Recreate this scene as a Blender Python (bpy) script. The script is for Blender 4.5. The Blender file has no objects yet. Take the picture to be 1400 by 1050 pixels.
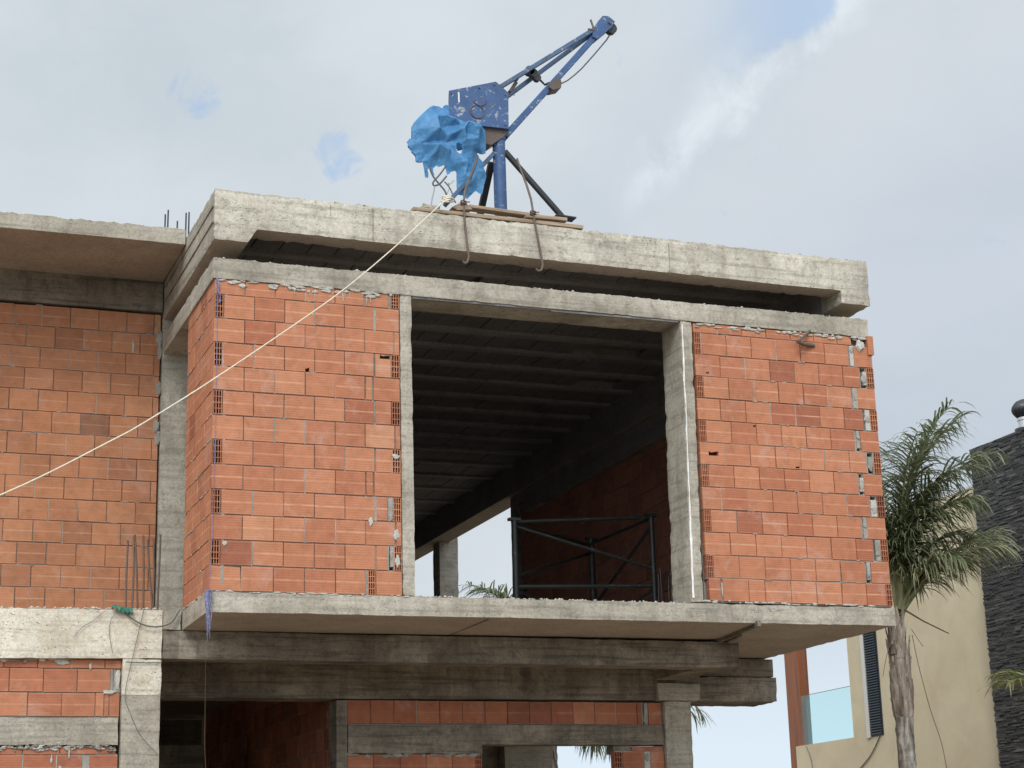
import bpy, math, random
from mathutils import Vector, Matrix, noise
random.seed(7)
R_ = math.radians
scene = bpy.context.scene
col = scene.collection

# ------------------------------------------------------------------ camera solved from the photograph
CAM = Vector((-2.89050482, -14.56293710, -2.33840889))
FPX = 2500.82
RX = Vector((0.9368316, -0.34873718, -0.0269987))
DN = Vector((0.06749355, 0.25596822, -0.96432613))
FW = Vector((0.34320718, 0.90158896, 0.26333663))
def at(px, py, X=None, Y=None, Z=None):
    """point of the place on a known plane, measured on the 1400 px photograph"""
    r = RX * ((px - 700) / FPX) + DN * ((py - 525) / FPX) + FW
    if X is not None: t = (X - CAM.x) / r.x
    elif Y is not None: t = (Y - CAM.y) / r.y
    else: t = (Z - CAM.z) / r.z
    return CAM + r * t
GZ = -3.9

# ------------------------------------------------------------------ materials
MATS = {}
class NT:
    def __init__(s, name):
        s.m = bpy.data.materials.new(name); s.m.use_nodes = True
        s.t = s.m.node_tree; s.n = s.t.nodes; s.l = s.t.links
        s.b = s.n['Principled BSDF']; s.out = s.n['Material Output']
        MATS[name] = s.m
        s.co = s.n.new('ShaderNodeTexCoord').outputs['Object']
    def link(s, a, b): s.l.new(a, b)
    def mapping(s, scale, rot=(0, 0, 0)):
        m = s.n.new('ShaderNodeMapping'); s.link(s.co, m.inputs[0])
        m.inputs['Scale'].default_value = scale; m.inputs['Rotation'].default_value = rot
        return m.outputs[0]
    def noise(s, scale, detail=4, rough=.6, vec=None, dist=0):
        n = s.n.new('ShaderNodeTexNoise'); n.inputs['Scale'].default_value = scale
        n.inputs['Detail'].default_value = detail; n.inputs['Roughness'].default_value = rough
        n.inputs['Distortion'].default_value = dist
        s.link(vec or s.co, n.inputs['Vector']); return n.outputs['Fac']
    def voronoi(s, scale, vec=None):
        n = s.n.new('ShaderNodeTexVoronoi'); n.inputs['Scale'].default_value = scale
        s.link(vec or s.co, n.inputs['Vector']); return n.outputs['Distance']
    def ramp(s, fac, stops):
        r = s.n.new('ShaderNodeValToRGB'); s.link(fac, r.inputs[0]); e = r.color_ramp.elements
        while len(e) < len(stops): e.new(.5)
        for q, (p, c) in zip(e, stops):
            q.position = p
            q.color = (c, c, c, 1) if isinstance(c, (int, float)) else (*c, 1)
        return r.outputs[0]
    def mix(s, fac, a, b, mode='MIX'):
        m = s.n.new('ShaderNodeMix'); m.data_type = 'RGBA'; m.blend_type = mode
        for sock, v in ((m.inputs[0], fac), (m.inputs[6], a), (m.inputs[7], b)):
            if isinstance(v, (int, float)): sock.default_value = v
            elif isinstance(v, tuple): sock.default_value = (*v, 1)
            else: s.link(v, sock)
        return m.outputs[2]
    def math(s, op, a, b=0.0, c=0.0):
        m = s.n.new('ShaderNodeMath'); m.operation = op
        for i, v in enumerate((a, b, c)):
            if isinstance(v, (int, float)): m.inputs[i].default_value = v
            else: s.link(v, m.inputs[i])
        return m.outputs[0]
    def bump(s, h, strength=.4, dist=.01, prev=None):
        b = s.n.new('ShaderNodeBump'); b.inputs['Strength'].default_value = strength
        b.inputs['Distance'].default_value = dist; s.link(h, b.inputs['Height'])
        if prev is not None: s.link(prev, b.inputs['Normal'])
        return b.outputs[0]
    def done(s, color=None, rough=.9, normal=None, spec=.3, metal=0):
        if color is not None:
            if isinstance(color, tuple): s.b.inputs['Base Color'].default_value = (*color, 1)
            else: s.link(color, s.b.inputs['Base Color'])
        if isinstance(rough, (int, float)): s.b.inputs['Roughness'].default_value = rough
        else: s.link(rough, s.b.inputs['Roughness'])
        s.b.inputs['Specular IOR Level'].default_value = spec
        s.b.inputs['Metallic'].default_value = metal
        if normal is not None: s.link(normal, s.b.inputs['Normal'])
        return s.m

def concrete(name, lo, mid, hi, pit=.5, streak=.35, board=.25, stain=(.16, .14, .11), stain_amt=.4):
    s = NT(name)
    big = s.noise(1.7, 6, .65)
    c = s.ramp(big, [(.3, lo), (.5, mid), (.68, hi)])
    fine = s.noise(38, 6, .75)
    c = s.mix(.68, c, s.ramp(fine, [(.28, .5), (.5, 1.0), (.72, 1.25)]), 'MULTIPLY')
    sv = s.noise(1, 4, .6, s.mapping((9, 9, 1.1)))
    c = s.mix(s.math('MULTIPLY', s.ramp(sv, [(.5, 0), (.72, 1)]), streak), c, stain)
    bl = s.noise(1, 3, .6, s.mapping((1.2, 1.2, 26)))
    c = s.mix(board, c, s.ramp(bl, [(.38, .45), (.47, 1.0), (.62, 1.15)]), 'MULTIPLY')
    blot = s.noise(6.5, 5, .7, dist=.6)
    c = s.mix(s.math('MULTIPLY', s.ramp(blot, [(.52, 0), (.66, 1)]), stain_amt), c, stain)
    # air holes and scars
    v = s.voronoi(24, s.mapping((1, 1, 1.7)))
    keep = s.ramp(s.noise(5, 2, .5), [(.48, 0), (.56, 1)])
    holes = s.math('MULTIPLY', s.ramp(v, [(.10, 1), (.2, 0)]), keep)
    c = s.mix(s.math('MULTIPLY', holes, pit), c, (.07, .06, .05))
    v2 = s.voronoi(11, s.mapping((1, 1, 3.2), (0, .12, 0)))
    wob = s.noise(46, 3, .7)
    scar = s.math('MULTIPLY', s.ramp(s.math('MULTIPLY_ADD', wob, .22, v2), [(.20, 1), (.27, 0)]), s.ramp(s.noise(3.1, 2, .5, s.mapping((1, 1, 1.5))), [(.46, 0), (.54, 1)]))
    c = s.mix(s.math('MULTIPLY', scar, pit), c, (.085, .075, .06))
    sc = s.noise(1, 4, .8, s.mapping((4, 4, 42), (0, .08, 0)))
    c = s.mix(s.math('MULTIPLY', s.ramp(sc, [(.63, 0), (.67, 1)]), pit * .8), c, (.13, .115, .095))
    mott = s.noise(85, 4, .8)
    c = s.mix(.5, c, s.ramp(mott, [(.32, .6), (.5, 1.0), (.68, 1.22)]), 'MULTIPLY')
    h = s.math('SUBTRACT', s.math('ADD', s.math('MULTIPLY', fine, .5), s.math('MULTIPLY', bl, .5)), s.math('MULTIPLY', holes, .8))
    return s.done(c, .93, s.bump(h, .55, .008), .2)

concrete('concrete_cream', (.52, .47, .38), (.64, .59, .49), (.71, .66, .56), pit=.8, streak=.4, board=.3, stain=(.42, .33, .22), stain_amt=.4)
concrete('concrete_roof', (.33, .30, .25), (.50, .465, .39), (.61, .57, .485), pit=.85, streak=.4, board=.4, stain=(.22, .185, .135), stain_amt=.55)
concrete('concrete_grey', (.275, .25, .20), (.375, .34, .28), (.47, .43, .36), pit=.5, streak=.4, board=.35)
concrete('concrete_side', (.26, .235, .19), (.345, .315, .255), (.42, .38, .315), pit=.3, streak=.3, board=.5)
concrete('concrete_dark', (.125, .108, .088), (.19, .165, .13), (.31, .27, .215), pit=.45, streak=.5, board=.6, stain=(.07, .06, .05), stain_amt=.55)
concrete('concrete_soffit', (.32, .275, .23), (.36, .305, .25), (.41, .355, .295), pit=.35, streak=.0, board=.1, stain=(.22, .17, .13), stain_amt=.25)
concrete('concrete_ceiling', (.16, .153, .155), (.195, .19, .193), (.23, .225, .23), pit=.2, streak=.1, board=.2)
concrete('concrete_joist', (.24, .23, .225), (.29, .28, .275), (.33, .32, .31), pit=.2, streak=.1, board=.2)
s = NT('mortar'); f = s.noise(60, 5, .75); g = s.noise(5, 3)
c = s.mix(.7, s.ramp(g, [(.3, (.25, .23, .2)), (.7, (.42, .4, .36))]), s.ramp(f, [(.3, .6), (.7, 1.2)]), 'MULTIPLY')
s.done(c, .95, s.bump(f, .8, .01), .15)
s = NT('mortar_pale'); f = s.noise(60, 5, .75)
s.done(s.ramp(f, [(.3, (.36, .34, .3)), (.7, (.58, .56, .51))]), .95, s.bump(f, .8, .01), .15)
s = NT('white_filler'); f = s.noise(30, 4, .7)
s.done(s.ramp(f, [(.3, (.6, .59, .56)), (.6, (.8, .79, .76))]), .9, s.bump(f, .5, .005), .2)

def brick_mat(name, stops, line=(.64, .37, .24), smear=.5):
    s = NT(name)
    at_ = s.n.new('ShaderNodeAttribute'); at_.attribute_name = 'tone'
    sep = s.n.new('ShaderNodeSeparateColor'); s.link(at_.outputs['Color'], sep.inputs[0])
    tone, seed, ln = sep.outputs
    uv = s.n.new('ShaderNodeUVMap'); su = s.n.new('ShaderNodeSeparateXYZ'); s.link(uv.outputs[0], su.inputs[0])
    u, v = su.outputs[0], su.outputs[1]
    c = s.ramp(tone, stops)
    c = s.mix(.8, c, s.ramp(s.noise(11, 5, .65), [(.3, .8), (.5, 1.0), (.72, 1.14)]), 'MULTIPLY')
    # fine drawn ribs of the extruded clay
    ribs = s.math('SINE', s.math('MULTIPLY', v, 62.0))
    c = s.mix(.5, c, s.ramp(s.math('MULTIPLY_ADD', ribs, .5, .5), [(0, .86), (1, 1.06)]), 'MULTIPLY')
    # slanting drag marks across the face
    dg = s.math('SINE', s.math('MULTIPLY', s.math('ADD', s.math('MULTIPLY', u, 1.0), s.math('MULTIPLY', v, .35)), 120.0))
    c = s.mix(.35, c, s.ramp(s.math('MULTIPLY_ADD', dg, .5, .5), [(0, .92), (1, 1.05)]), 'MULTIPLY')
    # pale scored line at mid height, strength varies per brick
    d = s.math('ABSOLUTE', s.math('SUBTRACT', v, .5))
    lm = s.math('MULTIPLY', s.math('MULTIPLY', s.ramp(d, [(.016, 1), (.034, 0)]), ln), s.ramp(s.noise(9, 3), [(.32, .25), (.55, 1)]))
    c = s.mix(lm, c, line)
    # lime bloom and dirt
    bl = s.ramp(s.noise(3.3, 5, .7, dist=.4), [(.55, 0), (.72, 1)])
    c = s.mix(s.math('MULTIPLY', bl, smear), c, (.50, .33, .27))
    dk = s.ramp(s.noise(4.7, 6, .7, dist=1.0), [(.6, 0), (.74, 1)])
    c = s.mix(s.math('MULTIPLY', dk, .45), c, (.17, .075, .05))
    c = s.mix(.55, c, s.ramp(s.noise(2.1, 4, .6), [(.3, .82), (.5, 1.0), (.7, 1.1)]), 'MULTIPLY')
    # worn pale arrises
    e = s.math('MINIMUM', v, s.math('SUBTRACT', 1.0, v))
    c = s.mix(s.math('MULTIPLY', s.ramp(e, [(.0, 1), (.05, 0)]), .3), c, (.5, .28, .19))
    h = s.math('ADD', s.math('MULTIPLY', ribs, .3), s.noise(50, 4, .7))
    return s.done(c, .85, s.bump(h, .25, .004), .25)
brick_mat('brick', [(0, (.25, .095, .06)), (.18, (.35, .125, .07)), (.5, (.425, .172, .095)), (.85, (.47, .203, .112)), (1, (.50, .23, .13))])
brick_mat('brick_inner_shaded', [(0, (.24, .10, .075)), (.5, (.36, .145, .10)), (1, (.42, .18, .12))], line=(.35, .19, .14), smear=.15)  # darker copy of brick, the room's shade put into its colour
brick_mat('brick_old', [(0, (.22, .11, .07)), (.2, (.32, .14, .078)), (.5, (.41, .178, .092)), (.85, (.46, .21, .11)), (1, (.49, .255, .145))], line=(.58, .37, .25), smear=.3)
s = NT('brick_cavity_shade'); s.done((.10, .035, .022), .95, None, .1)  # shade inside the hollow bricks, painted as a dark back

def metal(name, base, chip1, chip2, amt=.45, scale=22):
    s = NT(name)
    c = s.mix(.6, base, s.ramp(s.noise(7, 4), [(.3, .7), (.7, 1.2)]), 'MULTIPLY')
    n = s.math('ADD', s.math('MULTIPLY', s.noise(scale, 7, .72, dist=.5), .72), s.math('MULTIPLY', s.noise(3.4, 3, .6), .28))
    n = s.math('ADD', n, .012)
    c = s.mix(s.ramp(n, [(.58, 0), (.62, amt * 2 if amt < .5 else 1)]), c, chip1)
    n2 = s.noise(scale * .7, 6, .75, s.mapping((1, 1.4, .8)))
    c = s.mix(s.ramp(n2, [(.60, 0), (.64, amt)]), c, chip2)
    return s.done(c, .55, s.bump(n, .3, .003), .4)
metal('blue_paint', (.045, .098, .225), (.36, .37, .37), (.10, .075, .065), .5)
metal('blue_worn', (.065, .11, .19), (.33, .33, .31), (.13, .10, .085), .6, 16)
metal('brown_rust', (.11, .082, .07), (.2, .16, .13), (.07, .05, .045))
metal('black_steel', (.025, .027, .03), (.1, .1, .1), (.07, .05, .04), .3)
metal('scaffold_paint', (.008, .010, .010), (.07, .08, .075), (.05, .04, .03), .3)
metal('rebar_rust', (.125, .088, .068), (.2, .16, .13), (.09, .06, .045), .5, 60)
s = NT('wood_plank'); n = s.noise(1, 5, .65, s.mapping((3, 20, 40)))
s.done(s.ramp(n, [(.3, (.19, .14, .10)), (.6, (.38, .29, .21)), (.8, (.46, .36, .27))]), .85, s.bump(n, .4, .004), .2)
s = NT('cedar'); n = s.noise(1, 5, .6, s.mapping((14, 14, .7))); 
w = s.noise(1, 2, .5, s.mapping((9, 5, .15)))
c = s.mix(.6, s.ramp(n, [(.3, (.15, .05, .022)), (.6, (.26, .09, .036)), (.8, (.33, .13, .055))]), s.ramp(w, [(.4, .75), (.6, 1.15)]), 'MULTIPLY')
s.done(c, .5, s.bump(n, .2, .003), .4)
s = NT('rope_cord'); n = s.noise(1, 2, .5, s.mapping((90, 90, 90)))
s.done(s.ramp(n, [(.3, (.55, .5, .38)), (.7, (.78, .73, .6))]), .9, None, .2)
s = NT('cable_sheath'); s.done((.10, .11, .11), .6, None, .3)
s = NT('cable_pale'); s.done((.32, .33, .3), .7, None, .3)
s = NT('strap_violet'); n = s.noise(40, 2); s.done(s.ramp(n, [(.3, (.09, .10, .22)), (.7, (.27, .27, .40))]), .7, None, .3)
s = NT('green_net'); n = s.noise(40, 3); s.done(s.ramp(n, [(.3, (.03, .12, .09)), (.7, (.10, .27, .2))]), .8, None, .2)

s = NT('tarp_sheet'); n = s.noise(5, 5, .65); 
c = s.ramp(n, [(.3, (.055, .19, .40)), (.55, (.085, .27, .51)), (.75, (.15, .36, .60))])
c = s.mix(s.ramp(s.noise(30, 5, .7), [(.62, 0), (.7, .5)]), c, (.35, .5, .62))
s.done(c, .5, s.bump(s.noise(18, 3, .5, dist=.8), .3, .01), .4)
tr = s.n.new('ShaderNodeBsdfTranslucent'); s.link(c, tr.inputs[0])
mx = s.n.new('ShaderNodeMixShader'); mx.inputs[0].default_value = .3
s.link(s.b.outputs[0], mx.inputs[1]); s.link(tr.outputs[0], mx.inputs[2]); s.link(mx.outputs[0], s.out.inputs[0])

def leaf(name, a, b, c3):
    s = NT(name)
    at_ = s.n.new('ShaderNodeAttribute'); at_.attribute_name = 'tone'
    sep = s.n.new('ShaderNodeSeparateColor'); s.link(at_.outputs['Color'], sep.inputs[0])
    c = s.ramp(sep.outputs[0], [(0, a), (.55, b), (1, c3)])
    s.done(c, .42, None, .5)
    tr = s.n.new('ShaderNodeBsdfTranslucent'); s.link(c, tr.inputs[0])
    mx = s.n.new('ShaderNodeMixShader'); mx.inputs[0].default_value = .38
    s.link(s.b.outputs[0], mx.inputs[1]); s.link(tr.outputs[0], mx.inputs[2]); s.link(mx.outputs[0], s.out.inputs[0])
leaf('palm_leaf', (.08, .105, .05), (.18, .21, .11), (.42, .40, .25))
leaf('palm_leaf_pale', (.10, .14, .05), (.18, .2, .08), (.35, .3, .13))
s = NT('palm_stalk'); n = s.noise(1, 4, .6, s.mapping((20, 20, 3)))
s.done(s.ramp(n, [(.3, (.13, .14, .07)), (.7, (.27, .27, .15))]), .7, None, .3)
s = NT('palm_bark'); n = s.noise(1, 6, .7, s.mapping((22, 22, 3))); r = s.noise(1, 3, .6, s.mapping((3, 3, 16)))
c = s.mix(.6, s.ramp(n, [(.34, (.07, .06, .05)), (.5, (.25, .225, .195)), (.66, (.46, .43, .385))]), s.ramp(r, [(.35, .6), (.6, 1.1)]), 'MULTIPLY')
s.done(c, .9, s.bump(n, .8, .015), .2)
s = NT('palm_sheath'); n = s.noise(1, 6, .7, s.mapping((14, 14, 1.6), (.25, .1, 0)))
s.done(s.ramp(n, [(.34, (.09, .07, .055)), (.5, (.26, .215, .175)), (.66, (.46, .41, .35))]), .85, s.bump(n, .8, .015), .2)
s = NT('dry_stick'); s.done((.16, .11, .075), .9, None, .2)

s = NT('stucco'); n = s.noise(55, 5, .75); g = s.noise(1.6, 5, .6, dist=.5)
c = s.mix(.5, s.ramp(g, [(.3, (.56, .465, .315)), (.7, (.65, .56, .395))]), s.ramp(n, [(.3, .85), (.7, 1.1)]), 'MULTIPLY')
s.done(c, .95, s.bump(n, .5, .006), .15)
s = NT('slate_stone')
at_ = s.n.new('ShaderNodeAttribute'); at_.attribute_name = 'tone'
c = s.ramp(at_.outputs['Fac'], [(0, (.028, .027, .026)), (.5, (.068, .065, .062)), (.85, (.125, .118, .11)), (1, (.19, .165, .145))])
n = s.noise(26, 5, .7); c = s.mix(.7, c, s.ramp(n, [(.3, .6), (.7, 1.35)]), 'MULTIPLY')
s.done(c, .75, s.bump(n, .7, .012), .35)
s = NT('shutter_grey'); s.done((.055, .068, .082), .5, None, .4)
s = NT('white_trim'); s.done((.62, .60, .56), .7, None, .3)
s = NT('grey_trim'); s.done((.20, .19, .18), .6, None, .3)
s = NT('vent_metal'); s.done((.6, .6, .6), .35, None, .5, .6)
s = NT('vent_dark'); s.done((.03, .03, .032), .4, None, .5)
s = NT('glass_cyan')
s.n.remove(s.b)
gl = s.n.new('ShaderNodeBsdfGlossy'); gl.inputs['Roughness'].default_value = .02; gl.inputs['Color'].default_value = (.9, 1, 1, 1)
tp = s.n.new('ShaderNodeBsdfTransparent'); tp.inputs['Color'].default_value = (.86, .965, .965, 1)
mx = s.n.new('ShaderNodeMixShader'); mx.inputs[0].default_value = .07; s.link(tp.outputs[0], mx.inputs[1]); s.link(gl.outputs[0], mx.inputs[2]); s.link(mx.outputs[0], s.out.inputs[0])
s = NT('ground_dirt'); n = s.noise(.8, 6, .7); 
s.done(s.ramp(n, [(.3, (.24, .185, .135)), (.7, (.36, .29, .215))]), .95, s.bump(s.noise(12, 5), .5, .02), .1)

# ------------------------------------------------------------------ mesh builder
class MB:
    def __init__(s): s.v = []; s.f = []; s.mi = []; s.uv = []; s.tone = []; s.sm = []
    def add(s, verts, faces, mi=0, uvs=None, tone=(.5, .5, .5), smooth=False):
        o = len(s.v); s.v += [tuple(p) for p in verts]
        for i, f in enumerate(faces):
            s.f.append([o + k for k in f]); s.mi.append(mi); s.sm.append(smooth)
            s.uv.append(uvs[i] if uvs else [(0, .2)] * len(f)); s.tone.append(tone)
    def box(s, lo, hi, mi=0, **k):
        (a, b, c), (d, e, g) = lo, hi
        s.add([(a, b, c), (d, b, c), (d, e, c), (a, e, c), (a, b, g), (d, b, g), (d, e, g), (a, e, g)],
              [(0, 3, 2, 1), (4, 5, 6, 7), (0, 1, 5, 4), (1, 2, 6, 5), (2, 3, 7, 6), (3, 0, 4, 7)], mi, **k)
    def bar(s, p0, p1, w, h, side=Vector((0, 1, 0)), mi=0, bev=0.0):
        """rectangular bar; w along 'side', h across"""
        p0, p1 = Vector(p0), Vector(p1); d = (p1 - p0).normalized()
        a = (side - d * side.dot(d)).normalized(); b = d.cross(a)
        if bev:
            q = [(-.5 * w, -.5 * h + bev), (-.5 * w + bev, -.5 * h), (.5 * w - bev, -.5 * h), (.5 * w, -.5 * h + bev),
                 (.5 * w, .5 * h - bev), (.5 * w - bev, .5 * h), (-.5 * w + bev, .5 * h), (-.5 * w, .5 * h - bev)]
        else: q = [(-.5 * w, -.5 * h), (.5 * w, -.5 * h), (.5 * w, .5 * h), (-.5 * w, .5 * h)]
        n = len(q); vs = [p + a * x + b * y for p in (p0, p1) for x, y in q]
        s.add(vs, [list(range(n))[::-1], list(range(n, 2 * n))] + [(i, (i + 1) % n, n + (i + 1) % n, n + i) for i in range(n)], mi)
    def tube(s, pts, r, seg=8, mi=0, caps=True, tone=(.5, .5, .5), jit=0):
        pts = [Vector(p) for p in pts]; n = len(pts); vs = []; ref = None
        for i, p in enumerate(pts):
            d = (pts[min(i + 1, n - 1)] - pts[max(i - 1, 0)]).normalized()
            if ref is None: ref = d.orthogonal().normalized()
            ref = (ref - d * ref.dot(d)); ref = ref.normalized() if ref.length > 1e-6 else d.orthogonal().normalized()
            b = d.cross(ref); rr = r(i / max(n - 1, 1)) if callable(r) else r
            for k in range(seg):
                a = 2 * math.pi * k / seg
                q = rr * (1 + jit * noise.noise(p * 9 + Vector((k * 3.1, 0, 0))))
                vs.append(p + (ref * math.cos(a) + b * math.sin(a)) * q)
        fs = [(i * seg + k, i * seg + (k + 1) % seg, (i + 1) * seg + (k + 1) % seg, (i + 1) * seg + k) for i in range(n - 1) for k in range(seg)]
        s.add(vs, fs, mi, tone=tone, smooth=True)
        if caps: s.add(vs[:seg], [list(range(seg))[::-1]], mi, tone=tone); s.add(vs[-seg:], [list(range(seg))], mi, tone=tone)
    def poly(s, pts, thick, d=Vector((0, 1, 0)), mi=0):
        pts = [Vector(p) for p in pts]; n = len(pts)
        vs = pts + [p + d * thick for p in pts]
        s.add(vs, [list(range(n)), list(range(n, 2 * n))[::-1]] + [(i, n + i, n + (i + 1) % n, (i + 1) % n) for i in range(n)], mi)
    def solid(s, xs, ys, zs, fill, amp=.003, edge=.008, rag=0, warp=None, mi=0, facemat=None, freq=1.6):
        """surface of a set of lattice cells, worn along its arrises"""
        nx, ny, nz = len(xs) - 1, len(ys) - 1, len(zs) - 1
        F = {}
        for i in range(nx):
            for j in range(ny):
                for k in range(nz):
                    if fill(.5 * (xs[i] + xs[i + 1]), .5 * (ys[j] + ys[j + 1]), .5 * (zs[k] + zs[k + 1])): F[i, j, k] = 1
        idx = {}; vs = []
        ztop = zs[-1]
        def V(i, j, k):
            if (i, j, k) in idx: return idx[i, j, k]
            p = Vector((xs[i], ys[j], zs[k])); g = Vector((0, 0, 0)); cnt = 0
            for a in (-1, 0):
                for b in (-1, 0):
                    for c in (-1, 0):
                        if (i + a, j + b, k + c) in F: cnt += 1; g += Vector((a + .5, b + .5, c + .5))
            q = p + noise.noise_vector(p * freq) * amp
            if cnt < 4 and edge:
                e = noise.noise(p * 13) * .6 + noise.noise(p * 31) * .5
                e = .18 + max(0, e) * 1.5
                q += Vector([(math.copysign(1, t) if abs(t) > 1e-6 else 0) for t in g]) * edge * e
            if rag and k == nz: q.z -= rag * abs(noise.noise(p * 11) + .6 * noise.noise(p * 27))
            if warp: q = warp(q)
            idx[i, j, k] = len(vs); vs.append(q); return idx[i, j, k]
        fs = []
        D = [((1, 0, 0), [(1, 0, 0), (1, 1, 0), (1, 1, 1), (1, 0, 1)]), ((-1, 0, 0), [(0, 0, 0), (0, 0, 1), (0, 1, 1), (0, 1, 0)]),
             ((0, 1, 0), [(0, 1, 0), (0, 1, 1), (1, 1, 1), (1, 1, 0)]), ((0, -1, 0), [(0, 0, 0), (1, 0, 0), (1, 0, 1), (0, 0, 1)]),
             ((0, 0, 1), [(0, 0, 1), (1, 0, 1), (1, 1, 1), (0, 1, 1)]), ((0, 0, -1), [(0, 0, 0), (0, 1, 0), (1, 1, 0), (1, 0, 0)])]
        ms = []
        for (i, j, k) in F:
            for d, q in D:
                if (i + d[0], j + d[1], k + d[2]) not in F:
                    fs.append([V(i + a, j + b, k + c) for a, b, c in q]); 
                    ms.append(mi if not facemat else facemat(d) if facemat.__code__.co_argcount == 1 else facemat(d, Vector((xs[i], ys[j], zs[k]))))
        o = len(s.v); s.v += [tuple(p) for p in vs]
        for f, m in zip(fs, ms):
            s.f.append([o + k for k in f]); s.mi.append(m); s.uv.append([(0, .2)] * 4); s.tone.append((.5, .5, .5)); s.sm.append(False)
    def build(s, name, mats, parent=None, base=None):
        me = bpy.data.meshes.new(name)
        o = Vector(base) if base is not None else (Vector(parent['_w']) if parent is not None else Vector((0, 0, 0)))
        me.from_pydata([(a - o.x, b - o.y, c - o.z) for a, b, c in s.v], [], s.f)
        for m in (mats if isinstance(mats, (list, tuple)) else [mats]): me.materials.append(MATS[m])
        me.polygons.foreach_set('material_index', s.mi)
        me.polygons.foreach_set('use_smooth', s.sm)
        uvl = me.uv_layers.new(name='UVMap'); flat = []
        for q in s.uv:
            for a in q: flat += [a[0], a[1]]
        uvl.data.foreach_set('uv', flat)
        ca = me.color_attributes.new('tone', 'FLOAT_COLOR', 'CORNER'); flat = []
        for q, f in zip(s.tone, s.f): flat += [q[0], q[1], q[2], 1] * len(f)
        ca.data.foreach_set('color', flat)
        me.update()
        ob = bpy.data.objects.new(name, me); col.objects.link(ob)
        if parent is not None: ob.parent = parent; ob['_w'] = tuple(o)
        else: ob.location = o; ob['_w'] = tuple(o)
        return ob
def tag(o, label=None, cat=None, group=None, kind=None):
    for k, v in (('label', label), ('category', cat), ('group', group), ('kind', kind)):
        if v: o[k] = v
    return o
def thing(name, loc, label, cat, group=None):
    o = bpy.data.objects.new(name, None); col.objects.link(o); o.location = loc; o['_w'] = tuple(loc)
    o.empty_display_size = .1
    return tag(o, label, cat, group)
def grid(breaks, step):
    out = [breaks[0]]
    for a, b in zip(breaks, breaks[1:]):
        n = max(1, round((b - a) / step))
        out += [a + (b - a) * i / n for i in range(1, n + 1)]
    return out
def conc(lo, hi, step=.08, far=None, **k):
    """worn concrete block; 'far' gives extra coarse extent in y"""
    mb = MB()
    ys = grid([lo[1], hi[1]], step) if far is None else grid([lo[1], far], step) + grid([far, hi[1]], 1.5)[1:]
    mb.solid(grid([lo[0], hi[0]], step), ys, grid([lo[2], hi[2]], step), lambda x, y, z: True, **k)
    return mb

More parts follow.
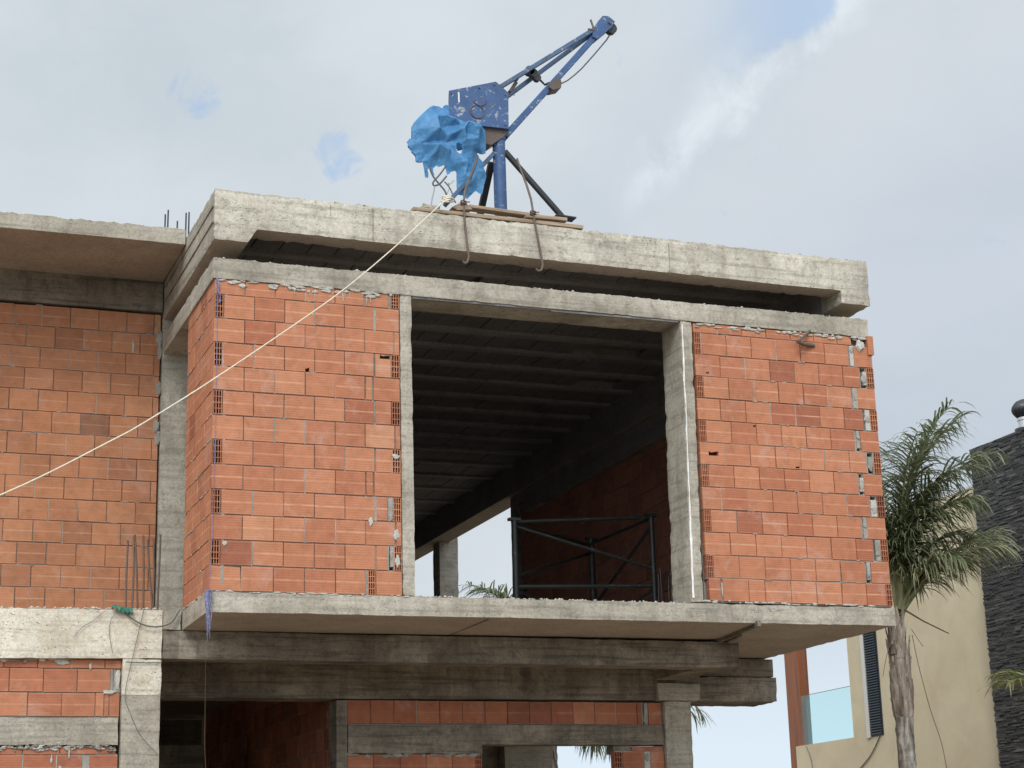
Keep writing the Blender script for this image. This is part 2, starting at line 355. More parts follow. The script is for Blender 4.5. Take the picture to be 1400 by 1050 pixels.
# ------------------------------------------------------------------ hollow brick walls
def brick_wall(mb, O, U, N, rows, thick=.11, tone_bias=0.0, back=True, lines=.8, holes=()):
    """O point at u=0,z=0 on the outer face; rows = [(z0,z1,[(ua,ub,kind)])]; materials 0 brick 1 mortar 2 cavity shade 3 pale mortar"""
    O = Vector(O); U = Vector(U); N = Vector(N)
    flip = U.cross(Vector((0, 0, 1))).dot(N) < 0
    def W(u, d, z): return O + U * u + N * d + Vector((0, 0, z))
    def quad(a, b, c, d, mi, uv=None, tone=(.5, .5, .5)):
        q = [a, b, c, d]; t = uv or [(0, .2)] * 4
        if flip: q = q[::-1]; t = t[::-1]
        mb.add(q, [(0, 1, 2, 3)], mi, [t], tone)
    def chip(f, e, g):
        k = random.randrange(4); c = sum((Vector(q) for q in f), Vector()) / 4; a = random.uniform(.025, .075)
        for L in (f, e): L[k] = L[k].lerp(c, a) - N * random.uniform(0, .006)
    def slab(ua, ub, za, zb, d1, d0, mi, tone=(.5, .5, .5), bev=0.0, jit=0.0, v0=0.0, v1=1.0, skip=None):
        j = lambda: random.uniform(-jit, jit)
        f = [W(ua + bev + j(), d1, za + bev + j()), W(ub - bev + j(), d1, za + bev + j()), W(ub - bev + j(), d1, zb - bev + j()), W(ua + bev + j(), d1, zb - bev + j())]
        e = [W(ua, d1 - bev, za), W(ub, d1 - bev, za), W(ub, d1 - bev, zb), W(ua, d1 - bev, zb)]
        g = [W(ua, d0, za), W(ub, d0, za), W(ub, d0, zb), W(ua, d0, zb)]
        if bev and mi == 0 and random.random() < .13: chip(f, e, g)
        w = (ub - ua) / .25
        quad(*f, mi, [(0, v0), (w, v0), (w, v1), (0, v1)], tone)
        vv = [(v0, v0), (v0, v1), (v1, v1), (v1, v0)]
        for i in range(4):
            k = (i + 1) % 4; a, b = vv[i]
            if skip == i: continue
            if bev: quad(e[i], e[k], f[k], f[i], mi, [(0, a), (w, b), (w, b), (0, a)], tone)
            quad(g[i], g[k], e[k], e[i], mi, [(0, a), (w, b), (w, b), (0, a)], tone)
    smear_ok = True
    umin = min(s_[0] for r in rows for s_ in r[2]); umax = max(s_[1] for r in rows for s_ in r[2])
    zmin = min(r[0] for r in rows); zmax = max(r[1] for r in rows)
    if back: slab(umin + .004, umax - .004, zmin, zmax, -.085, -thick, 1)
    for ri, (z0, z1, segs) in enumerate(rows):
        # bed joint
        slab(umin + .006, umax - .006, z0 - .006, z0 + .007, -.014 + random.uniform(-.005, .006), -.085, 1)
        for q in range(int((umax - umin) * 1.1)):
            if random.random() < .7: smear(mb, O - N * .004, U, N, random.uniform(umin + .05, umax - .05), z0 + random.uniform(-.004, .004), random.uniform(.03, .13), random.uniform(.006, .014), 1, .005)
        prev = None
        for (ua, ub, kind) in segs:
            za, zb = z0 + .0042, z1 - .0028
            if prev is not None and ua - prev > .002:
                slab(prev - .002, ua + .002, z0, z1, (-.007 if ua - prev > .02 else random.choice((-.003, -.012, -.016, -.018, -.018))), -.085, 1)
            prev = ub
            t = min(1, max(0, random.gauss(.53 + tone_bias, .15)))
            if random.random() < .022: t = random.uniform(.02, .16)
            tone = (t, random.random(), lines * random.choice((.95, .8, .7, .5, .2)))
            off = random.uniform(-.003, .003)
            if kind == 'm':
                
                k = random.random(); w2 = (ub - ua) * random.uniform(.5, 1.05)
                slab(ub - w2, ub + .004, za + random.choice((0, 0, .03, .06)), zb - random.choice((0, 0, 0, .04)), -.006 + .006 * k, -.085, 1 if k < .75 else 3, bev=.004, jit=.007)
                smear(mb, O, U, N, (ua + ub) / 2, z0 + random.uniform(.03, .17), (ub - ua) * random.uniform(.7, 1.3), random.uniform(.05, .13), 1, .007)
            elif kind == 'v':
                nu, nz = 3, 4; w = .006
                if ub - ua < .055: nu = 2
                us = [ua + .002 + (ub - ua - .004) * i / nu for i in range(nu + 1)]; zz = [za + (zb - za) * i / nz for i in range(nz + 1)]
                for i in range(nu + 1): slab(us[i] - w / 2, us[i] + w / 2, za, zb, off, -.08, 0, tone)
                for k in range(nz + 1):
                    for i in range(nu): slab(us[i] + w / 2, us[i + 1] - w / 2, max(za, zz[k] - w / 2), min(zb, zz[k] + w / 2), off - .0012, -.08, 0, tone)
                slab(ua, ub, za, zb, -.078, -.083, 2)
            else:
                hit = None
                for (hu, hz, hw, hh) in holes:
                    if ua < hu < ub and za < hz < zb: hit = (max(ua, hu - hw / 2), min(ub, hu + hw / 2), max(za, hz - hh / 2), min(zb, hz + hh / 2))
                dz = random.uniform(-.002, .002)
                if hit is None:
                    slab(ua, ub, za + dz, zb + dz, off, -.06, 0, tone, .003, .0012, skip=3 if kind == 'o' else None)
                else:
                    a, b, c, d = hit; V = lambda z: (z - za) / (zb - za)
                    if a - ua > .004: slab(ua, a, za, zb, off, -.05, 0, tone)
                    if ub - b > .004: slab(b, ub, za, zb, off, -.05, 0, tone)
                    if c - za > .004: slab(a, b, za, c, off, -.05, 0, tone, v0=0, v1=V(c))
                    if zb - d > .004: slab(a, b, d, zb, off, -.05, 0, tone, v0=V(d), v1=1)
                    slab(a, b, c, d, -.055, -.06, 2)
                    # broken lip
                    m = [W(a - .004, off + .0015, d), W(a + (b - a) * .3, off + .0015, d - (d - c) * .35), W(a + (b - a) * .55, off + .0015, d - (d - c) * .1), W(b + .003, off + .0015, d + .002)]
                    quad(*m, 0, None, tone)
BM = ['brick', 'mortar', 'brick_cavity_shade', 'mortar_pale']
OM = ['brick_old', 'mortar', 'brick_cavity_shade', 'mortar_pale']
def course(u0, u1, start, pitch, j=.0068, minw=.03):
    """bricks of one course between u0 and u1, first joint at 'start'"""
    out = []; a = start
    while a < u1:
        x, y = max(a, u0), min(a + pitch - j, u1)
        if y - x > minw: out.append((x, y, 'b'))
        a += pitch
    return out
def smear(mb, O, U, N, u, z, w, h, mi=0, t=.006):
    """irregular dab of mortar standing a few mm proud of a wall"""
    O, U, N = Vector(O), Vector(U), Vector(N); n = 11; ring = []
    for i in range(n):
        a = 2 * math.pi * i / n; k = random.uniform(.6, 1.1)
        ring.append((u + w / 2 * math.cos(a) * k, z + h / 2 * math.sin(a) * k))
    vs = [O + U * a + N * .0005 + Vector((0, 0, b)) for a, b in ring]
    vs += [O + U * (u + (a - u) * .7) + N * t * random.uniform(.6, 1.2) + Vector((0, 0, z + (b - z) * .7)) for a, b in ring]
    vs.append(O + U * u + N * t + Vector((0, 0, z)))
    fs = [(i, (i + 1) % n, n + (i + 1) % n, n + i) for i in range(n)] + [(n + i, n + (i + 1) % n, 2 * n) for i in range(n)]
    if U.cross(Vector((0, 0, 1))).dot(N) < 0: fs = [f[::-1] for f in fs]
    mb.add(vs, fs, mi)

# ================================================================== THE UNFINISHED HOUSE
H = thing('unfinished_house', (3.2, 6, GZ), 'unfinished house of orange hollow brick and raw concrete with a projecting upper room', 'house')
XR = 6.37
# ---- floor slab of the projecting room
mb = MB()
mb.solid(grid([-.022, 6.38], .07), grid([-.006, 2.6], .09) + grid([2.6, 15], 1.5)[1:], grid([-.172, .0], .05), lambda x, y, z: True,
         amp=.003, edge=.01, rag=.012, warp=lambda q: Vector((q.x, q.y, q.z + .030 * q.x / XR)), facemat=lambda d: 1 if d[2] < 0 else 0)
fs_ = mb.build('floor_slab', ['concrete_grey', 'concrete_soffit'], H)
# ---- front roof beam with the two deeper side beams
def rw(q):
    z = q.z - .047 * q.x / XR
    x = q.x + (.085 * max(0, min(1, (q.z - 3.0) / .13)) if .2 < q.x < .42 and q.y < .3 else 0)
    return Vector((x, q.y, z))
mb = MB()
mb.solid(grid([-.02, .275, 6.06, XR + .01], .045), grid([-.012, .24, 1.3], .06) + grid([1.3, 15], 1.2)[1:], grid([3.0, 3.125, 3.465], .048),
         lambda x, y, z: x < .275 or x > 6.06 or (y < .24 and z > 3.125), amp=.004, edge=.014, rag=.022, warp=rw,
         facemat=lambda d, p: 3 if (d[0] < 0 and p.x > 3 and p.y > .3) else 1 if (d[0] != 0) else (2 if d[2] < 0 else 0))  # room-side faces get darker concrete, interior shade painted in
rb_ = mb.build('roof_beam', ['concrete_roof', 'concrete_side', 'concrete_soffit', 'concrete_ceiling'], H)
mb = MB()
for zz in (3.165, 3.31): mb.box((-.0285, .02, zz - .006), (-.010, 2.4, zz + .006))
mb.build('formwork_ridge', ['concrete_dark'], rb_)
for xx, za, zb in ((1.385, 3.13, 3.42), (4.25, 3.09, 3.39), (1.0, 3.32, 3.42)):
    mb = MB(); mb.box((xx - .004, -.0165, za), (xx + .004, -.005, zb)); mb.build('formwork_joint', ['concrete_side'], rb_)
mb = MB(); mb.box((.24, .245, 3.40), (6.1, 1.2, 3.452)); mb.box((.24, 1.2, 3.453), (6.1, 15, 3.56)); mb.box((-.02, 1.6, 3.475), (.24, 15, 3.56)); mb.box((6.1, 1.6, 3.44), (6.37, 15, 3.56))
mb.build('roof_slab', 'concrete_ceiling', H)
# ---- ceiling joists and blocks
JY = [.62, 1.2, 1.8, 2.42, 3.04, 3.65, 4.28, 4.93, 5.58, 6.24, 6.90, 7.56, 8.28, 9.05, 9.85, 10.7, 11.6, 12.5, 13.4, 14.3]
mb = MB()
for y in JY: mb.box((.28, y - .055, 3.335), (6.06, y + .055, 3.46), 1)
mj = mb
for a, b in zip([.24] + JY, JY + [15]):
    x = .29; i = 0
    while x < 6.0:
        w = min(.258, 6.05 - x)
        skip = (3.04 == a and 4.75 < x + .13 < 5.4) or (4.28 == a and 5.2 < x + .13 < 5.75) or (1.2 == a and 2.7 < x + .13 < 3.0)
        if not skip and b - a > .15:
            z = 3.372 + random.uniform(-.006, .006)
            mj.box((x + .004, a + .06 if a > .3 else a + .004, z), (x + w - .004, b - .06, 3.40), 0)
        x += .262
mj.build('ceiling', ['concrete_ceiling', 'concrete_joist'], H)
# ---- ring beam over the brick walls
mb = MB()
mb.solid(grid([-.02, .24, 6.1, 6.335], .055), grid([-.012, .40, 2.5], .08) + grid([2.5, 15], 1.5)[1:], grid([2.655, 2.842], .045),
         lambda x, y, z: y < .40 or x < .24 or (x > 6.1 and y < 9.4), amp=.0035, edge=.009, rag=.012,
         warp=lambda q: Vector((q.x, q.y, q.z - .022 * q.x / XR)), facemat=lambda d, p: 1 if (d[0] < 0 and p.x > 3) or (d[1] > 0) else 0)  # inner faces coloured darker to carry the shade of the room
mb.build('ring_beam', ['concrete_grey', 'concrete_ceiling'], H)
mb = MB(); mb.box((.1, .5, 2.83), (.2, 15, 3.01)); mb.box((6.14, .5, 2.8), (6.3, 9.3, 2.99))  # added fill, blocks the bright gap between ring beam and roof beam
mb.build('gap_blocker', ['concrete_ceiling'], H)
mb = MB(); mb.box((1.74, .004, 2.632), (3.05, .03, 2.652)); mb.box((3.052, .004, 2.624), (4.32, .03, 2.643)); mb.build('shadow_line_strip', ['concrete_ceiling'], H)  # dark strip standing in for the shadow line under the ring beam
def crumbs(name, mat, parent, n, x0, x1, y0, y1, z, r0, r1):
    mb = MB()
    for i in range(n):
        r = r0 + (r1 - r0) * random.random() ** 2; c = Vector((random.uniform(x0, x1), random.uniform(y0, y1), z(0) if callable(z) else z)); 
        if callable(z): c.z = z(c.x)
        vs = []
        for d in ((1, 0, 0), (-1, 0, 0), (0, 1, 0), (0, -1, 0), (0, 0, 1), (0, 0, -1)): vs.append(c + Vector(d) * r * random.uniform(.6, 1.3) * (1.6 if d[0] else 1))
        mb.add(vs, [(0, 2, 4), (2, 1, 4), (1, 3, 4), (3, 0, 4), (2, 0, 5), (1, 2, 5), (3, 1, 5), (0, 3, 5)], 0)
    o = mb.build(name, [mat], parent); o['kind'] = 'stuff'; return o
crumbs('mortar_crumbs', 'mortar_pale', H, 150, 0, 6.3, .0, .03, lambda x: 2.842 - .022 * x / XR, .004, .014)
crumbs('mortar_crumbs', 'mortar_pale', H, 140, 1.75, 4.3, .0, .05, lambda x: .03 * x / XR, .004, .014)
crumbs('mortar_crumbs', 'mortar_pale', H, 170, -2.2, -.2, 1.05, 1.12, lambda x: .004 + .012 * x, .005, .018)
crumbs('mortar_crumbs', 'mortar', H, 160, 0, 6.3, .0, .05, lambda x: 3.455 - .047 * x / XR, .005, .02)
crumbs('mortar_crumbs', 'mortar_pale', H, 160, -2.2, -.05, 1.25, 1.32, lambda x: 3.525, .006, .02)
# ---- columns of the opening
def colbox(name, lo, hi, mat='concrete_grey', step=.07, **k):
    return conc(lo, hi, step, **k).build(name, mat if isinstance(mat, list) else [mat], H)
colbox('column', (1.622, -.004, .004), (1.735, .24, 2.66), edge=.016)
mb = MB()
mb.solid(grid([4.335, 4.452], .04), grid([-.004, .40], .06), grid([.022, 2.64], .06), lambda x, y, z: True, amp=.004, edge=.012,
         warp=lambda q: Vector((q.x - .035 * (1 - q.z / 2.64), q.y, q.z)))
cR = mb.build('column', ['concrete_grey'], H)
tag(cR, 'concrete column with a white filler crack down its corner')
mb = MB(); pts = []
for i in range(44):
    z = 2.60 - i * .059; x = 4.338 - .035 * (1 - z / 2.64) + .014 + .013 * noise.noise(Vector((0, 0, z * 2.6))) + .004 * noise.noise(Vector((5, 0, z * 11)))
    pts.append((x, z, .0045 + .010 * abs(noise.noise(Vector((3, 1, z * 6)))) + (.003 if z < .9 else 0)))
for (x, z, w), (x2, z2, w2) in zip(pts, pts[1:]):
    if w <= 0.003 or w2 <= .003: continue
    mb.add([(x - w, -.006, z), (x2 - w2, -.006, z2), (x2, -.013, z2), (x, -.013, z), (x + w, -.006, z), (x2 + w2, -.006, z2)], [(0, 1, 2, 3), (3, 2, 5, 4)])
mb.build('crack_filler', ['white_filler'], cR)

# ---- front brick wall left of the opening
P_ = .262
rows = []
for r in range(13):
    z0 = .004 + r * .2095; z1 = z0 + .2095
    if r == 12: z1 = 2.652
    if r % 2 == 0:
        if r == 0: sg = course(0, 1.31, 0, P_) + [(1.325, 1.385, 'v'), (1.395, 1.618, 'b')]
        elif r in (4, 8): sg = course(0, 1.31, 0, P_) + [(1.315, 1.37, 'b'), (1.385, 1.618, 'b')]
        elif r == 12: sg = course(0, 1.52, -.0, P_) + [(1.545, 1.615, 'v')]
        else: sg = course(0, 1.572, 0, P_) + [(1.575, 1.618, 'b')]
    else:
        sg = [(.004, .072, 'v')] + course(.082, 1.392, .082, P_)
        if r in (1, 3): sg += [(1.40, 1.50, 'b'), (1.505, 1.548, 'm'), (1.553, 1.616, 'v')]
        elif r == 11: sg += [(1.41, 1.618, 'b')]
        else: sg += [(1.40, 1.538, 'b'), (1.545, 1.616, 'v')]
    rows.append((z0, z1, sg))
mb = MB()
brick_wall(mb, (0, 0, 0), (1, 0, 0), (0, -1, 0), rows, .11, .03, holes=[(.80, 1.90, .035, .06), (1.50, 2.075, .12, .035), (1.56, 1.20, .08, .04)])
for i in range(46):
    u = random.uniform(.45, 1.55) if i < 30 else random.uniform(.02, 1.6)
    smear(mb, (0, -.003, 0), (1, 0, 0), (0, -1, 0), u, 2.655 - random.random() ** 2 * .05, random.uniform(.03, .12), random.uniform(.015, .04), 3, .008)
for i in range(16):
    u = random.uniform(.5, 1.4); h = random.uniform(.04, .13)
    smear(mb, (0, -.003, 0), (1, 0, 0), (0, -1, 0), u, 2.64 - h / 2, .008, h, 3, .003)
for u, z, w, h in [(.11, .395, .05, .05), (1.58, .30, .06, .12), (1.57, .52, .06, .10), (1.35, .62, .05, .08), (1.575, 1.2, .09, .05)]:
    smear(mb, (0, -.003, 0), (1, 0, 0), (0, -1, 0), u, z, w, h, 3)
for i in range(30): smear(mb, (0, -.004, 0), (1, 0, 0), (0, -1, 0), random.uniform(0, 1.7), random.uniform(-.006, .006), random.uniform(.02, .12), random.uniform(.008, .02), 3, .006)
mb.build('brick_wall', BM, H)
# ---- short side wall at the left corner
rows = []
for r in range(13):
    z0 = .012 + r * .2095; z1 = min(z0 + .2095, 2.655)
    if r % 2: sg = course(0, 1.19, 0, P_); sg[0] = (sg[0][0], sg[0][1], 'o')
    else: sg = [(.012, .075, 'b')] + course(.082, 1.19, .082, P_)
    rows.append((z0, z1, sg))
mb = MB(); brick_wall(mb, (0, 0, 0), (0, 1, 0), (-1, 0, 0), rows, .11, .08)
for i in range(40): smear(mb, (-.003, 0, 0), (0, 1, 0), (-1, 0, 0), random.uniform(.03, 1.15), .012 + random.randint(0, 12) * .2095, random.uniform(.03, .16), .016, 3, .005)
for i in range(24): smear(mb, (-.004, 0, 0), (0, 1, 0), (-1, 0, 0), random.uniform(0, 1.2), random.uniform(0, .02), random.uniform(.02, .1), random.uniform(.01, .025), 3, .01)
mb.build('brick_wall', BM, H)
# ---- front brick wall right of the opening
rows = []
for r in range(13):
    z0 = .038 + r * .2085; z1 = z0 + .2085
    if r == 12: z1 = 2.632
    if r % 2:
        sg = [(.012, .07, 'v')] + course(.078, 1.642, .078, .2605)
        sg += [(1.652, 1.692, 'm'), (1.698, 1.895, 'b')]
    else:
        if r == 0: sg = [(.02, .135, 'b')] + course(.155, .42, .155, .265) + [(.42, .58, 'b')] + course(.588, 1.84, .588, .262) + [(1.845, 1.9, 'v')]
        else:
            sg = course(.004, 1.74, [0, .0, -.06, .0, -.02, 0, -.04][r // 2], .2605) + [(1.752, 1.815, 'm'), (1.822, 1.898, 'v')]
            if r == 12: sg = course(.004, 1.68, -.0, .255)
    rows.append((z0, z1, sg))
mb = MB()
brick_wall(mb, (4.462, 0, 0), (1, 0, 0), (0, -1, 0), rows, .11, -.06,
           holes=[(.125, 2.16, .03, .018), (.585, 1.68, .04, .025), (.14, 1.395, .10, .04), (1.0, 1.31, .04, .02)])
for i in range(60):
    smear(mb, (4.462, -.003, 0), (1, 0, 0), (0, -1, 0), random.uniform(0, 1.85), 2.628 - random.random() ** 2 * .04, random.uniform(.03, .12), random.uniform(.012, .035), 3, .008)
smear(mb, (4.462, -.003, 0), (1, 0, 0), (0, -1, 0), 1.77, 2.55, .12, .14, 3, .02)
for r in range(12):
    for q in range(2): smear(mb, (4.462, -.003, 0), (1, 0, 0), (0, -1, 0), random.uniform(.5, 1.7), .038 + r * .2085, random.uniform(.03, .1), .014, 1, .004)
smear(mb, (4.462, -.003, 0), (1, 0, 0), (0, -1, 0), .145, .14, .014, .16, 3, .006)
for i in range(34): smear(mb, (4.462, -.004, 0), (1, 0, 0), (0, -1, 0), random.uniform(-.1, 1.9), random.uniform(.028, .045), random.uniform(.02, .12), random.uniform(.008, .022), 3, .006)
for i in range(5): smear(mb, (4.462, -.007, 0), (1, 0, 0), (0, -1, 0), random.uniform(.2, 1.6), -.01 - random.random() * .02, random.uniform(.02, .05), random.uniform(.03, .06), 1, .006)
wr = mb.build('brick_wall', BM, H)
mb = MB(); mb.box((6.31, -.02, 2.46), (6.372, .09, 2.645)); mb.build('loose_brick', ['brick'], H)
# bent rod stuck in the right wall
mb = MB()
p = [at(1107, 452, Y=-.004), at(1100, 459, Y=-.05), at(1091, 467, Y=-.10)]
mb.tube(p, .013, 8); q = at(1090, 467, Y=-.09)
mb.tube([q, at(1100, 470.5, Y=-.05), at(1113, 472.5, Y=-.005)], .018, 8, jit=.5)
mb.build('bent_rod', ['rebar_rust'], H)
# ---- side and rear walls of the room
rows = [(.03 + r * .21, .03 + (r + 1) * .21, course(.45, 9.25, .45 - (r % 2) * .13, P_)) for r in range(14)]
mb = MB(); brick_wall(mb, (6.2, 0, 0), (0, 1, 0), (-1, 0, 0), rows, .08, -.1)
mb.build('brick_wall', ['brick_inner_shaded', 'concrete_dark', 'brick_cavity_shade', 'concrete_dark'], H)
rows = [(.03 + r * .21, .03 + (r + 1) * .21, course(.12, 9.25, -.1 - (r % 2) * .13, P_)) for r in range(12)]
mb = MB(); brick_wall(mb, (6.366, 0, 0), (0, 1, 0), (1, 0, 0), rows, .07, -.05)
mb.build('brick_wall', BM, H)
colbox('column', (6.13, 9.12, .03), (6.36, 9.34, 2.99), 'concrete_ceiling', .12)
colbox('column', (6.2, 12.78, .03), (6.52, 13.12, 3.05), 'concrete_grey', .09, edge=.015)
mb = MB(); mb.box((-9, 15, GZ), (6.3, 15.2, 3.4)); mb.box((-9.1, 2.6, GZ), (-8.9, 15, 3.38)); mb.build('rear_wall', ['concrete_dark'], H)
# ---- starter bars beside the right column, inside
for (x, h, dx) in [(4.33, .40, .01), (4.37, .46, -.01), (4.43, .38, .015), (4.47, .44, .0)]:
    mb = MB(); mb.tube([(x, .75, .0), (x + dx * .5, .75, h * .5), (x + dx, .75, h)], .005, 6); mb.build('rebar', ['black_steel'], H)

# ---- recessed upper wall on the left
rows = []
for r in range(16):
    z0 = -.04 + r * .2065; z1 = min(z0 + .2065, 3.08)
    if z1 - z0 < .03: continue
    rows.append((z0, z1, course(-6.5, -.045, -6.5 - (.135 if r % 2 else 0) + .03, .2655)))
mb = MB(); brick_wall(mb, (0, 2.4, 0), (1, 0, 0), (0, -1, 0), rows, .11, .02, lines=.6,
                      holes=[(-1.05, 1.82, .04, .035)])
for i in range(26): smear(mb, (0, 2.397, 0), (1, 0, 0), (0, -1, 0), random.uniform(-2, -.1), -.04 + random.randint(2, 15) * .2065, random.uniform(.02, .1), .015, 1, .004)
smear(mb, (0, 2.397, 0), (1, 0, 0), (0, -1, 0), -.30, 2.72, .03, .16, 3)
for i in range(14): smear(mb, (0, 2.397, 0), (1, 0, 0), (0, -1, 0), -.05 + random.uniform(-.02, .01), random.uniform(1.8, 2.95), .05, .14, 1, .012)
mb.build('brick_wall', OM, H)
cl = conc((-.028, 2.37, .0), (.235, 2.62, 3.02), .07, edge=.012).build('column', ['concrete_grey'], H)
conc((-9, 2.37, 3.075), (-.03, 2.62, 3.378), .11, amp=.004, edge=.006).build('beam', ['concrete_dark'], H)
mb = MB()
mb.solid(grid([-9, -3], .5) + grid([-3, -.03], .06)[1:], grid([1.24, 2.3], .12) + grid([2.3, 15], 1.5)[1:], grid([3.38, 3.535], .05), lambda x, y, z: True,
         amp=.003, edge=.008, rag=.035, facemat=lambda d: 1 if d[2] < 0 else 0)
mb.build('roof_slab', ['concrete_side', 'concrete_soffit'], H)
for (px, top) in [(225.5, 293), (229.5, 287), (242, 302), (254, 291), (258, 290)]:
    a = at(px, top, Y=2.3); mb = MB(); mb.tube([(a.x, 2.3, 3.5), (a.x + .004, 2.3, a.z)], .0075, 6)
    mb.build('rebar', ['black_steel'], H)
# ---- terrace edge beam and ground-floor column on the left
mb = MB()
mb.solid(grid([-9, -3], .5) + grid([-3, -.195], .06)[1:], grid([1.04, 1.3], .08), grid([-.418, .0], .06), lambda x, y, z: True, amp=.003, edge=.009, rag=.012,
         warp=lambda q: Vector((q.x, q.y, q.z - .012 * max(0, -q.x))))
mb.build('terrace_beam', ['concrete_cream'], H)
mb = MB(); mb.box((-9, 1.3, -.17), (-.025, 15, -.03)); mb.build('terrace_slab', ['concrete_grey'], H)
colbox('column', (-.52, 1.043, -.73), (-.192, 1.35, -.424), 'concrete_cream', .06, edge=.01)
colbox('column', (-.518, 1.048, GZ), (-.195, 1.345, -.70), 'concrete_grey', .06, edge=.006)
# ---- beams under the projecting room
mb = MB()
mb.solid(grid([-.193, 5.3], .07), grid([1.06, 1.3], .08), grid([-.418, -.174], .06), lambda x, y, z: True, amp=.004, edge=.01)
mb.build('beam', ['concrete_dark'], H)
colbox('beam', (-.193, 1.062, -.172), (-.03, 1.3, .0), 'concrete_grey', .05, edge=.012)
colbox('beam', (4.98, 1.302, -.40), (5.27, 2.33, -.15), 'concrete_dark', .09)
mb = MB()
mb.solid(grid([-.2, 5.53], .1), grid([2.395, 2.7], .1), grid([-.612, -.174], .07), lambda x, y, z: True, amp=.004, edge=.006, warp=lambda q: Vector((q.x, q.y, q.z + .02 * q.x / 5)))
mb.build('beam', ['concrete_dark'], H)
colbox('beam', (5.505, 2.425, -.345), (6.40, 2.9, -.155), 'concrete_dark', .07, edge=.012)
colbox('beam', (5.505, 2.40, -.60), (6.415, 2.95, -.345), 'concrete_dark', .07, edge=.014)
mb = MB()
for (x0, y0, x1, y1) in ((966, 882, 1038, 852), (979, 884, 1012, 866)):
    z_ = -.157; mb.bar(at(x0, y0, Z=z_) , at(x1, y1, Z=z_), .05, .03, Vector((0, 0, 1)))
mb.build('formwork_strip', ['concrete_dark'], H)
for (x0, y0, x1, y1) in ((668, 846, 612, 869), (430, 841, 385, 861)):
    mb = MB(); mb.bar(at(x0, y0, Z=-.158), at(x1, y1, Z=-.158), .014, .018, Vector((0, 0, 1))); mb.build('formwork_seam', ['concrete_dark'], H)
colbox('column_cap', (5.022, 2.34, -.60), (5.50, 2.72, -.425), 'concrete_grey', .06, edge=.012)
colbox('column', (5.105, 2.38, GZ), (5.405, 2.7, -.603), 'concrete_grey', .08, edge=.014)
# ---- ground-floor wall behind, with its lintel and window hole
def gw(mb, rows, **k): brick_wall(mb, (0, 2.43, 0), (1, 0, 0), (0, -1, 0), rows, .11, -.22, lines=.3, **k)
rows = [(-.838, -.612, course(1.812, 4.88, 1.812, .232) + [(4.885, 4.94, 'm'), (4.95, 5.1, 'b')])]
for r in range(12):
    z1 = -1.12 - r * .215; z0 = z1 - .215
    rows.append((z0, z1, course(1.812, 3.09, 1.812 - (r % 2) * .12, .262) + [(3.095, 3.155, 'v')]))
mb = MB(); gw(mb, [rows[0]]); gw(mb, rows[1:])
gw(mb, [(-1.1, -1.045, [(4.75, 5.1, 'b')])] + [(-1.1 - (r + 1) * .21, -1.1 - r * .21, [(4.56, 4.64, 'v'), (4.65, 4.88, 'b'), (4.885, 4.94, 'm'), (4.95, 5.1, 'b')]) for r in range(12)])
for i in range(26): smear(mb, (0, 2.427, 0), (1, 0, 0), (0, -1, 0), random.uniform(1.82, 3.1), -1.115 - random.random() * .03, random.uniform(.04, .16), random.uniform(.02, .05), 1, .012)
mb.build('brick_wall', BM, H)
mb = MB()
mb.solid(grid([1.812, 3.158, 5.1], .09), grid([2.405, 2.62], .1), grid([-1.118, -1.035, -.842], .06), lambda x, y, z: z > -1.035 or x < 3.158, amp=.003, edge=.008)
mb.build('lintel', ['concrete_dark'], H)
mb = MB(); mb.box((4.56, 2.46, -1.118), (4.75, 2.62, -1.037)); mb.build('lintel', ['concrete_dark'], H)
colbox('column', (1.70, 2.41, GZ), (1.808, 2.7, -.615), 'concrete_dark', .1)
rows = [(-3.9 + r * .22, -3.9 + (r + 1) * .22, course(2.7, 9, 2.7 - (r % 2) * .13, .262)) for r in range(17)]
mb = MB(); brick_wall(mb, (1.76, 0, 0), (0, 1, 0), (-1, 0, 0), rows, .1, -.35, lines=.2)
mb.build('brick_wall', BM, H)
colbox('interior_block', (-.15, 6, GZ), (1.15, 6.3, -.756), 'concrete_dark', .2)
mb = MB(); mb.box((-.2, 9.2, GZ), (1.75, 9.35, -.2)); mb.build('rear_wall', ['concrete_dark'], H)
a = at(690, 1040, Y=7); b = at(757, 1040, Y=7)
colbox('column', (a.x, 7, GZ), (b.x, 7.4, -.2), 'concrete_grey', .12, edge=.02)
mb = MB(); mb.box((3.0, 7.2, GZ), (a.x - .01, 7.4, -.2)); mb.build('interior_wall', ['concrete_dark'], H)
mb = MB(); mb.box((6.22, 2.95, GZ), (6.36, 6.3, -.6)); mb.build('brick_wall', ['brick_cavity_shade'], H) if False else None
# ---- ground-floor wall at the lower left
lw = []
lw.append((-.508, -.432, course(-6, -.525, -6 + .12, .275)))
for r in range(2): lw.append((-.905 + r * .1985, -.905 + (r + 1) * .1985, course(-6, -.60 if r else -.66, -6 + .05 + r * .12, .275) + ([(-.59, -.53, 'm')] if r else [(-.655, -.618, 'b'), (-.61, -.528, 'b')])))
mb = MB(); brick_wall(mb, (0, 1.10, 0), (1, 0, 0), (0, -1, 0), lw, .11, -.06, lines=.5)
rows = [(-1.215, -1.15, course(-6, -.55, -6.1, .3))] + [(-1.215 - (r + 1) * .21, -1.215 - r * .21, course(-6, -.82 + (r % 2) * .05, -6 - (r % 2) * .13 + .08, .272) + [(-.76 + (r % 2) * .05, -.53, 'b')]) for r in range(12)]
brick_wall(mb, (0, 1.10, 0), (1, 0, 0), (0, -1, 0), rows, .11, -.1, lines=.4)
